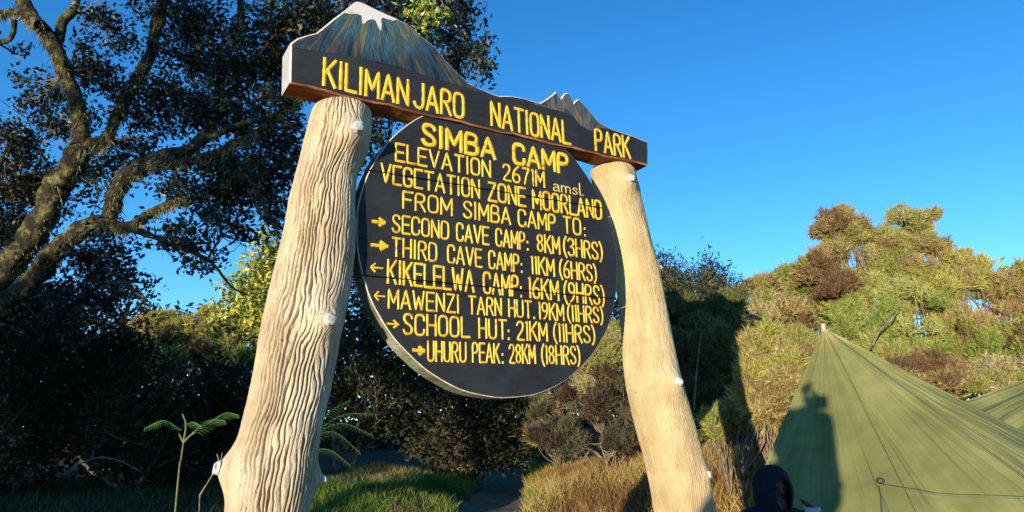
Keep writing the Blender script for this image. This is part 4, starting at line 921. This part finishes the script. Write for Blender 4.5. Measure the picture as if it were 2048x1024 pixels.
# ------------------------------------------------------------------ tent
TD = 4.5
def tent():
    apex = W(1647, 657, 5.3); base = np.array([apex[0], apex[1], float(ground_z(apex[0], apex[1]))])
    th = thing('canvas_tent', 'olive green canvas tent with a sagging ridge and wrinkles fanning from its tip', 'tent', base)
    gz = lambda x, y: float(ground_z(x, y))
    def fan(ap, ends, wr, seam=None, name='side_panel', sag=.05, nu=420, nv=90, wf=1.0):
        E = catmull(ends, 40); L_ = np.r_[0, np.cumsum(np.linalg.norm(np.diff(E, axis=0), axis=1))]; tq = np.linspace(0, L_[-1], nu)
        E = np.stack([np.interp(tq, L_, E[:, k]) for k in range(3)], 1); s = tq/L_[-1]
        v = np.linspace(0, 1, nv)**1.25
        nrm = unit(np.cross(E[nu//2]-ap, E[-1]-ap)); nrm = -nrm if nrm[1] > 0 else nrm
        # wrinkles: ridged noise in the fan angle, strongest near the tip
        S2, V2 = np.meshgrid(s, v, indexing='ij')
        length = np.linalg.norm(E-ap, axis=1)[:, None]
        w1 = (noise(S2*wf*22+.6*V2, 2+V2*.9, 1)-.5)*.105*np.exp(-V2*.8); w2 = -(np.abs(noise(S2*wf*48+V2*.6, 7+V2*1.6, 4)-.5)**.6)*.040*np.exp(-V2*1.2)
        w3 = (noise(S2*wf*130, V2*5, 9)-.5)*.012; w4 = (fbm(S2*5, V2*5, 12, 4)-.5)*.05*V2
        dis = (w1+w2+w3)*np.clip(V2*5, 0, 1)*(length/2)*wr+w4
        dis = dis - sag*np.sin(np.pi*V2)*length
        Q = ap + (E[:, None, :]-ap)*V2[..., None] + nrm*dis[..., None]
        if seam is not None: pass
        V = Q.reshape(-1, 3)
        i, j = np.meshgrid(np.arange(nu-1), np.arange(nv-1), indexing='ij'); b_ = (i*nv+j).ravel()
        col = np.ones((nu, nv, 3))
        fade = np.exp(-(V2*length/.16)**2)[..., None]; col = col*(1-fade)+np.array([1.9, 1.5, 1.4])*fade     # faded, worn tip
        streak = 1+.20*(noise(S2*wf*60+1, V2*1.5, 5)-.5)+.16*(fbm(S2*9, V2*6, 2)-.5); col = col*streak[..., None]
        return mesh(name, V, np.stack([b_, b_+nv, b_+nv+1, b_+1], 1), M['canvas'], th, col=col.reshape(-1, 3)), Q
    g = lambda u, v, D: W(u, v, D)
    def gnd(x, y): return np.array([x, y, gz(x, y)+.02])
    # front panel: from the left edge round to the sagging ridge
    L0 = W(1520, 915, 4.9); L1 = W(1478, 1080, 4.55)
    ends = [W(1512, 1075, 4.6), W(1560, 1180, 4.25), W(1680, 1230, 3.95), W(1850, 1240, 3.7), W(2050, 1230, 3.55), W(2200, 1180, 3.5), W(2300, 1110, 3.55), W(2270, 1030, 4.0), W(2190, 950, 4.5), W(2050, 868, 5.2), W(1905, 813, 5.9)]
    fan(apex, [W(1508, 985, 4.75)]+ends, 1.0, sag=.012, nu=900, wf=1.45)
    # far peak and its panel
    ap2 = W(2300, 640, 6.8)
    fan(ap2, [W(1900, 811, 5.95), W(1925, 850, 5.75), W(2020, 930, 5.2), W(2200, 1050, 4.4), W(2500, 1200, 4.0)], .8, sag=.02, nu=220)
    # back panel down to the ground behind
    b0_, b1_ = np.array([apex[0]+.9, 7.6, 0]), np.array([ap2[0]+1, 9.0, 0])
    rid = catmull([apex, W(1780, 748, 5.6), W(1905, 812, 5.9), W(2050, 775, 6.3), ap2], 14)
    bot = np.stack([np.linspace(b0_[0], b1_[0], len(rid)), np.linspace(b0_[1], b1_[1], len(rid)), np.zeros(len(rid))], 1); bot[:, 2] = ground_z(bot[:, 0], bot[:, 1])
    nv = 12; Q = np.stack([rid*(1-q)+bot*q+np.array([0, 0, -.18*math.sin(math.pi*q)]) for q in np.linspace(.006, 1, nv)], 1); Q[:, :, 1] += .01
    nu = len(rid); i, j = np.meshgrid(np.arange(nu-1), np.arange(nv-1), indexing='ij'); b_ = (i*nv+j).ravel()
    mesh('back_panel', Q.reshape(-1, 3), np.stack([b_, b_+nv, b_+nv+1, b_+1], 1), M['canvas'], th, col=np.ones((nu*nv, 3)))
    # ridge seam: a rolled double hem from the tip along the fold
    for p0, p1, lift, r in [((apex), W(2285, 1128, 3.52), .02, .0018)]:
        P = np.array([p0+(p1-p0)*q+np.array([0, -.012, .0]) for q in np.linspace(.02, 1, 60)]); V, Fq = tube(P, np.full(60, r), 6, .3); mesh('ridge_seam', V, Fq, M['cord'], th)
    for q0 in ((1640, 1225, 4.02), (1935, 1236, 3.62)):
        e_ = W(*q0); P = np.array([apex+(e_-apex)*q+np.array([0, -.016, .0]) for q in np.linspace(.03, 1, 50)]); V, Fq = tube(P, np.full(50, .0016), 5, .4); mesh('stitched_seam', V, Fq, M['canvas'], th, col=np.full((len(V), 3), .75))
    # pole poking through at the tip
    P = np.array([base+np.array([0, 0, -.02]), apex+np.array([0, 0, .035])]); V, Fq = tube(np.linspace(P[0], P[1], 8), np.full(8, .018), 10); mesh('pole', V, Fq, M['dead_wood'], th)
    # tie loop with its guy cord
    lp = W(1757, 962, 4.18); P = np.array([lp+np.array([.018*math.cos(a), -.03, .014*math.sin(a)]) for a in np.linspace(0, 2*math.pi, 14)]); V, Fq = tube(P, np.full(14, .0028), 6); mesh('tie_loop', V, Fq, M['dark'], th)
    P = catmull([W(1762, 970, 4.1), W(1830, 980, 3.98), W(1900, 992, 3.86), W(2060, 998, 3.7), W(2200, 1010, 3.6)], 10); V, Fq = tube(P, np.full(len(P), .0018), 6); mesh('guy_cord', V, Fq, M['cord'], th)
    P = catmull([W(1762, 975, 4.1), W(1764, 1000, 4.08), W(1766, 1060, 4.0)], 6); V, Fq = tube(P, np.full(len(P), .0025), 5); mesh('guy_cord', V, Fq, M['cord'], th)
tent()

# ------------------------------------------------------------------ people
def skin(name, joints, edges, root, m, parent, sub=2):
    me = bpy.data.meshes.new(name); org = parent_world_loc(parent)
    names = list(joints); me.from_pydata([tuple(np.array(joints[k][0])-org) for k in names], [(names.index(a), names.index(b_)) for a, b_ in edges], [])
    o = bpy.data.objects.new(name, me); link(o); o.parent = parent
    md = o.modifiers.new('skin', 'SKIN'); md.use_smooth_shade = True
    lay = me.skin_vertices[0] if len(me.skin_vertices) else None
    if lay is None:
        bm = bmesh.new(); bm.from_mesh(me); bm.verts.layers.skin.verify(); bm.to_mesh(me); bm.free(); lay = me.skin_vertices[0]
    for i, k in enumerate(names):
        r = joints[k][1]; r = (r, r) if not isinstance(r, tuple) else r; lay.data[i].radius = r; lay.data[i].use_root = (k == root)
    s = o.modifiers.new('sub', 'SUBSURF'); s.levels = sub; s.render_levels = sub
    me.materials.append(m)
    dg = bpy.context.evaluated_depsgraph_get(); ev = o.evaluated_get(dg); nm = bpy.data.meshes.new_from_object(ev)
    o.modifiers.clear(); o.data = nm
    if not nm.materials: nm.materials.append(m)
    return o
def head_mesh(parent, c, yaw, size=1.0, m=None):
    """head with brow, eye sockets, nose, lips, chin and ears; faces along the yaw direction"""
    nu, nv = 72, 56; V = []
    f = np.array([math.sin(yaw), -math.cos(yaw), 0]); r_ = np.array([math.cos(yaw), math.sin(yaw), 0])
    for i in range(nv):
        th_ = math.pi*i/(nv-1)
        for j in range(nu):
            ph = 2*math.pi*j/nu; x = math.sin(th_)*math.sin(ph); y = math.sin(th_)*math.cos(ph); zz = math.cos(th_)
            X = .076*x; Y = .094*y; Z = .118*zz
            if zz < 0: X *= 1-.28*(-zz)**1.4; Y *= 1-.16*(-zz)
            if y > 0:
                Y += .026*math.exp(-(x/.16)**2-((zz+.18)/.16)**2)+.012*math.exp(-(x/.14)**2-((zz+.0)/.22)**2)
                for e in (-.36, .36): Y -= .014*math.exp(-((x-e)/.17)**2-((zz-.02)/.12)**2)
                Y += .006*math.exp(-(zz-.2)**2/.01)*math.exp(-(x/.6)**2)
                Y += .008*math.exp(-(x/.25)**2-((zz+.48)/.06)**2)+.007*math.exp(-(x/.22)**2-((zz+.60)/.06)**2)-.003*math.exp(-(x/.28)**2-((zz+.54)/.025)**2)
                Y += .012*math.exp(-(x/.3)**2-((zz+.85)/.14)**2)
            if abs(x) > .85: X += math.copysign(.012*math.exp(-((zz+.05)/.22)**2-((y)/.2)**2), x)
            V.append(c+(r_*X+f*Y+z_*Z)*size)
    Fq = np.array([[i*nu+j, i*nu+(j+1) % nu, (i+1)*nu+(j+1) % nu, (i+1)*nu+j] for i in range(nv-1) for j in range(nu)])
    h = mesh('head', V, Fq, m or M['skin'], parent)
    for e in (-1, 1):
        ec = c+(r_*.028*e+f*.080+z_*.004)*size; ev = []
        for i in range(9):
            for j in range(12):
                a, b_ = math.pi*i/8, 2*math.pi*j/12; ev.append(ec+np.array([math.sin(a)*math.cos(b_), math.sin(a)*math.sin(b_), math.cos(a)])*.011*size)
        mesh('eye', ev, np.array([[i*12+j, i*12+(j+1) % 12, (i+1)*12+(j+1) % 12, (i+1)*12+j] for i in range(8) for j in range(12)]), M['dark'], h)
    return h
def hand(parent, wrist, dirv, palm, m, curl=.5, size=1.0):
    """palm and five unequal, bent fingers"""
    dirv = unit(np.array(dirv, float)); palm = unit(np.array(palm, float)); side = np.cross(dirv, palm)
    J = {'w': (wrist, (.020*size, .028*size)), 'p': (wrist+dirv*.045*size, (.015*size, .038*size)), 'k': (wrist+dirv*.085*size, (.013*size, .038*size))}; E_ = [('w', 'p'), ('p', 'k')]
    o = skin('hand', J, E_, 'p', m, parent)
    for i, (off, l) in enumerate([(-.028, .062), (-.010, .074), (.010, .070), (.027, .054)]):
        a = wrist+dirv*.078*size+side*off*size; j = {}; p = a; dd = dirv.copy(); e_ = []
        for q in range(4):
            j['f%d' % q] = (p, (.0095-.001*q)*size)
            if q: e_.append(('f%d' % (q-1), 'f%d' % q))
            dd = unit(dd*math.cos(curl)+palm*math.sin(curl)); p = p+dd*l*.42*size
        skin('finger', j, e_, 'f0', m, parent)
    a = wrist+dirv*.03*size-side*.03*size; dd = unit(dirv*.7-side*.6+palm*.4)
    j = {'t0': (a, .013*size), 't1': (a+dd*.035*size, .0115*size), 't2': (a+dd*.035*size+unit(dd+palm*.6+side*.3)*.03*size, .0095*size)}
    skin('thumb', j, [('t0', 't1'), ('t1', 't2')], 't0', m, parent)

def seated_person():
    D = 4.15; hc = W(1545, 978, D); fx, fy = hc[0], hc[1]; g0 = float(ground_z(fx, fy)); base = np.array([fx, fy, g0])
    th = thing('person', 'person in dark hooded navy jacket standing in the shadow in front of the tent', 'person', base)
    sh = hc[2]-.17; hip = g0+(sh-g0)*.60; yaw = .12; r_ = np.array([math.cos(yaw), math.sin(yaw), 0]); f = np.array([math.sin(yaw), -math.cos(yaw), 0])
    c = lambda x, y, z: base*np.array([1, 1, 0])+r_*x+f*y+z_*z
    # continuous body
    kn = g0+(hip-g0)*.52
    J = {'pelvis': (c(0, 0, hip), (.13, .10)), 'waist': (c(0, 0, hip+.18), (.12, .09)), 'chest': (c(0, .0, sh-.12), (.15, .10)), 'base': (c(0, 0, sh+.02), (.08, .07)), 'neck': (c(0, .01, sh+.10), .055), 'skull': (c(0, .015, hc[2]-.02), .06),
         'shl': (c(-.19, 0, sh-.03), .06), 'ell': (c(-.27, .02, sh-.32), .045), 'wrl': (c(-.12, .20, sh-.42), .028), 'shr': (c(.17, 0, sh-.02), .055), 'elr': (c(.26, .06, sh-.27), .042), 'wrr': (c(.20, .26, sh-.15), .028),
         'hl': (c(-.09, 0, hip-.05), .085), 'kl': (c(-.11, .03, kn), .06), 'al': (c(-.11, 0, g0+.09), .04), 'tl': (c(-.12, .14, g0+.03), .035), 'hr': (c(.09, 0, hip-.05), .085), 'kr': (c(.12, .03, kn), .06), 'ar': (c(.12, 0, g0+.09), .04), 'tr': (c(.13, .14, g0+.03), .035)}
    E_ = [('pelvis', 'waist'), ('waist', 'chest'), ('chest', 'base'), ('base', 'neck'), ('neck', 'skull'), ('base', 'shl'), ('shl', 'ell'), ('ell', 'wrl'), ('base', 'shr'), ('shr', 'elr'), ('elr', 'wrr'), ('pelvis', 'hl'), ('hl', 'kl'), ('kl', 'al'), ('al', 'tl'), ('pelvis', 'hr'), ('hr', 'kr'), ('kr', 'ar'), ('ar', 'tr')]
    for k_ in ('pelvis', 'waist', 'chest', 'base', 'shl', 'shr', 'ell', 'elr'): J[k_] = (J[k_][0], tuple(np.array(J[k_][1] if isinstance(J[k_][1], tuple) else (J[k_][1],)*2)*.8))
    J['wrr'] = (W(1634, 1056, 3.95), .028); J['elr'] = (J['wrr'][0]*.5+J['shr'][0]*.5+np.array([.08, 0, -.12]), .042)
    body = skin('body', J, E_, 'pelvis', M['skin'], th)
    head_mesh(th, hc, yaw+.1, .86)
    JJ = {k: (v[0], tuple(np.array(v[1] if isinstance(v[1], tuple) else (v[1], v[1]))+.052)) for k, v in J.items()}
    jk = ['pelvis', 'waist', 'chest', 'base', 'neck', 'shl', 'ell', 'wrl', 'shr', 'elr', 'wrr']
    skin('jacket', {k: JJ[k] for k in jk}, [e for e in E_ if e[0] in jk and e[1] in jk], 'pelvis', M['jacket'], th)
    tk = ['pelvis', 'hl', 'kl', 'al', 'hr', 'kr', 'ar']
    skin('trousers', {k: (J[k][0], tuple(np.array(J[k][1] if isinstance(J[k][1], tuple) else (J[k][1],)*2)+.014)) for k in tk}, [e for e in E_ if e[0] in tk and e[1] in tk], 'pelvis', M['trouser'], th)
    for s in ('l', 'r'): skin('boot', {'a': (J['a'+s][0], .055), 'h': (J['a'+s][0]+np.array([0, 0, -.04]), .05), 't': (J['t'+s][0], .045)}, [('a', 'h'), ('h', 't')], 'a', M['dark'], th)
    # hood: open shell round the head
    nu, nv = 40, 26; V = []; fh = np.array([math.sin(yaw+.1), -math.cos(yaw+.1), 0]); rh = np.array([math.cos(yaw+.1), math.sin(yaw+.1), 0])
    for i in range(nv):
        a = math.radians(30)+ (math.pi-math.radians(30))*i/(nv-1)        # from the face opening backwards
        for j in range(nu):
            ph = 2*math.pi*j/nu; R_ = math.sin(a); x = R_*math.cos(ph); zz = R_*math.sin(ph); y = math.cos(a)
            k = 1+.05*(float(noise(x*3+5, y*3+5, zz*3+5))-.5)*2
            low = -.05*max(0, -zz)*1.6
            V.append(hc+(rh*.090*x+fh*(.116*y+.0)+z_*(.125*zz+low-.004))*k)
    Fq = np.array([[i*nu+j, i*nu+(j+1) % nu, (i+1)*nu+(j+1) % nu, (i+1)*nu+j] for i in range(nv-1) for j in range(nu)])
    hd = mesh('hood', V, Fq, M['jacket'], th); so = hd.modifiers.new('thick', 'SOLIDIFY'); so.thickness = .008
    hand(th, J['wrr'][0], (0, 0.1, 1), -f*.2+(-r_), M['skin'], .45); hand(th, J['wrl'][0], r_, (0, 0, -1), M['skin'], .4)
    # mug in the raised hand
    mc = W(1632, 1030, 3.95); nn = 20; V = []
    for z2, r2 in [(0, .036), (.002, .038), (.085, .040), (.086, .038), (.082, .036), (.006, .034), (.005, .001)]:
        for j in range(nn): a = 2*math.pi*j/nn; V.append(np.array([r2*math.cos(a), r2*math.sin(a), z2]))
    Fq = [[i*nn+j, i*nn+(j+1) % nn, (i+1)*nn+(j+1) % nn, (i+1)*nn+j] for i in range(6) for j in range(nn)]
    cup = mesh('cup', V, np.array(Fq), M['white']); cup.location = J['wrr'][0]+z_*.018-r_*.012-f*.0; tag(cup, 'small white cup held by the hooded person', 'cup')
seated_person()

def photographer():
    """stands at the camera; the low sun throws the shadow on to the tent"""
    def S(u, v, y):
        T = W(u, v, 5.3-(v-657)/570*1.35); return T-L*((T[1]-y)/L[1])
    y0 = -.30; foot = S(1615, 1100, y0); base = np.array([foot[0], y0, float(ground_z(foot[0], y0))])
    th = thing('person', 'person holding up a phone whose shadow falls on the tent', 'person', base)
    px = 4.35/F
    J = {'pelvis': (np.array([base[0], y0, .95]), (.16, .12)), 'waist': (np.array([base[0], y0, 1.12]), (.15, .12)), 'chest': (S(1615, 985, y0), (.20, .12)), 'base': (S(1600, 935, y0), (.13, .09)), 'neck': (S(1590, 915, y0), .07), 'skull': (S(1586, 880, y0), .075),
         'shl': (S(1530, 990, y0), .17), 'ell': (S(1612, 950, y0+.12), .12), 'wrl': (S(1612, 808, y0+.2), .085), 'shr': (S(1650, 985, y0), .12), 'elr': (S(1650, 925, y0+.10), .085), 'wrr': (S(1640, 822, y0+.22), .085),
         'hl': (np.array([base[0]-.09, y0, .88]), .1), 'kl': (np.array([base[0]-.12, y0+.03, .48]), .07), 'al': (np.array([base[0]-.12, y0, .1]), .05), 'tl': (np.array([base[0]-.13, y0+.15, .04]), .045),
         'hr': (np.array([base[0]+.09, y0, .88]), .1), 'kr': (np.array([base[0]+.12, y0+.03, .48]), .07), 'ar': (np.array([base[0]+.12, y0, .1]), .05), 'tr': (np.array([base[0]+.13, y0+.15, .04]), .045)}
    E_ = [('pelvis', 'waist'), ('waist', 'chest'), ('chest', 'base'), ('base', 'neck'), ('neck', 'skull'), ('base', 'shl'), ('shl', 'ell'), ('ell', 'wrl'), ('base', 'shr'), ('shr', 'elr'), ('elr', 'wrr'), ('pelvis', 'hl'), ('hl', 'kl'), ('kl', 'al'), ('al', 'tl'), ('pelvis', 'hr'), ('hr', 'kr'), ('kr', 'ar'), ('ar', 'tr')]
    skin('body', J, E_, 'pelvis', M['jacket'], th)
    head_mesh(th, S(1586, 868, y0), math.pi+SUN_AZ*-.5, 1.12)
    nu, nv = 32, 20; c = S(1584, 876, y0); V = []
    for i in range(nv):
        a = math.pi*i/(nv-1)
        for j in range(nu):
            ph = 2*math.pi*j/nu; V.append(c+np.array([.155*math.sin(a)*math.cos(ph), .15*math.sin(a)*math.sin(ph)-.02, .205*math.cos(a)]))
    mesh('hood', V, np.array([[i*nu+j, i*nu+(j+1) % nu, (i+1)*nu+(j+1) % nu, (i+1)*nu+j] for i in range(nv-1) for j in range(nu)]), M['jacket'], th)
    hand(th, J['wrr'][0], (0, .15, 1), (-.6, .5, 0), M['skin'], .35, 1.1); hand(th, J['wrl'][0], (.1, .15, 1), (.6, .5, 0), M['skin'], .35, 1.1)
    # phone
    pc = S(1634, 806, -.03); pt = thing('phone', 'dark phone held up in both hands by the photographer', 'phone', pc)
    bm = bmesh.new(); bmesh.ops.create_cube(bm, size=1); bmesh.ops.scale(bm, vec=(.155, .009, .10), verts=bm.verts)
    bmesh.ops.bevel(bm, geom=bm.edges[:], offset=.004, segments=3, affect='EDGES'); me = bpy.data.meshes.new('case'); bm.to_mesh(me); bm.free(); me.materials.append(M['dark'])
    o = bpy.data.objects.new('case', me); link(o); o.parent = pt
photographer()

# ------------------------------------------------------------------ forest behind the camera, on the sun's side (it shades the left of the view)
def shade_tree(x, y, h, r, label, cnt=3800, low=.06, lf=.2):
    base = np.array([x, y, float(ground_z(x, y))]); th = thing('forest_tree', label, 'tree', base, 'forest trees behind the viewer')
    P = catmull([base, base+np.array([.1, 0, h*.4]), base+np.array([0, .1, h*.85])], 6); V, Fq = tube(P, np.linspace(.16, .06, len(P)), 10, .2); mesh('trunk', V, Fq, M['bark'], th)
    A = Acc()
    for k in range(9):
        c = base+np.array([rng.normal()*r*.3, rng.normal()*r*.3, h*(low+(.97-low)*(k+.5)/9)]); n = cnt//9
        p, d = blob_pts(n, c, np.array([r*.8, r*.8, h*(1-low)*.11]), .1); A.add(*leaves(p, lf, pick(GREENS['dark'], n, rng.random(n)), .1, .55))
    A.build('crown', M['leaf'], th, smooth=False, kind='stuff')
shade_tree(-8.35, -8.2, 8.0, 1.3, 'tall tree with a clear stem behind the viewer nearest the sign side', 4600, .36)
shade_tree(-9.9, -7.6, 3.9, 1.1, 'bushy tree behind the viewer in the middle of the row')
shade_tree(-11.3, -8.4, 3.7, 1.3, 'dense bushy tree behind the viewer beside the low ones')
shade_tree(-12.6, -8.8, 4.2, 1.3, 'low bushy tree behind the viewer, first of the low ones')
shade_tree(-14.6, -8.6, 4.0, 1.4, 'low bushy tree behind the viewer, second of the low ones')
shade_tree(-16.8, -8.8, 4.2, 1.4, 'low bushy tree behind the viewer, outermost')
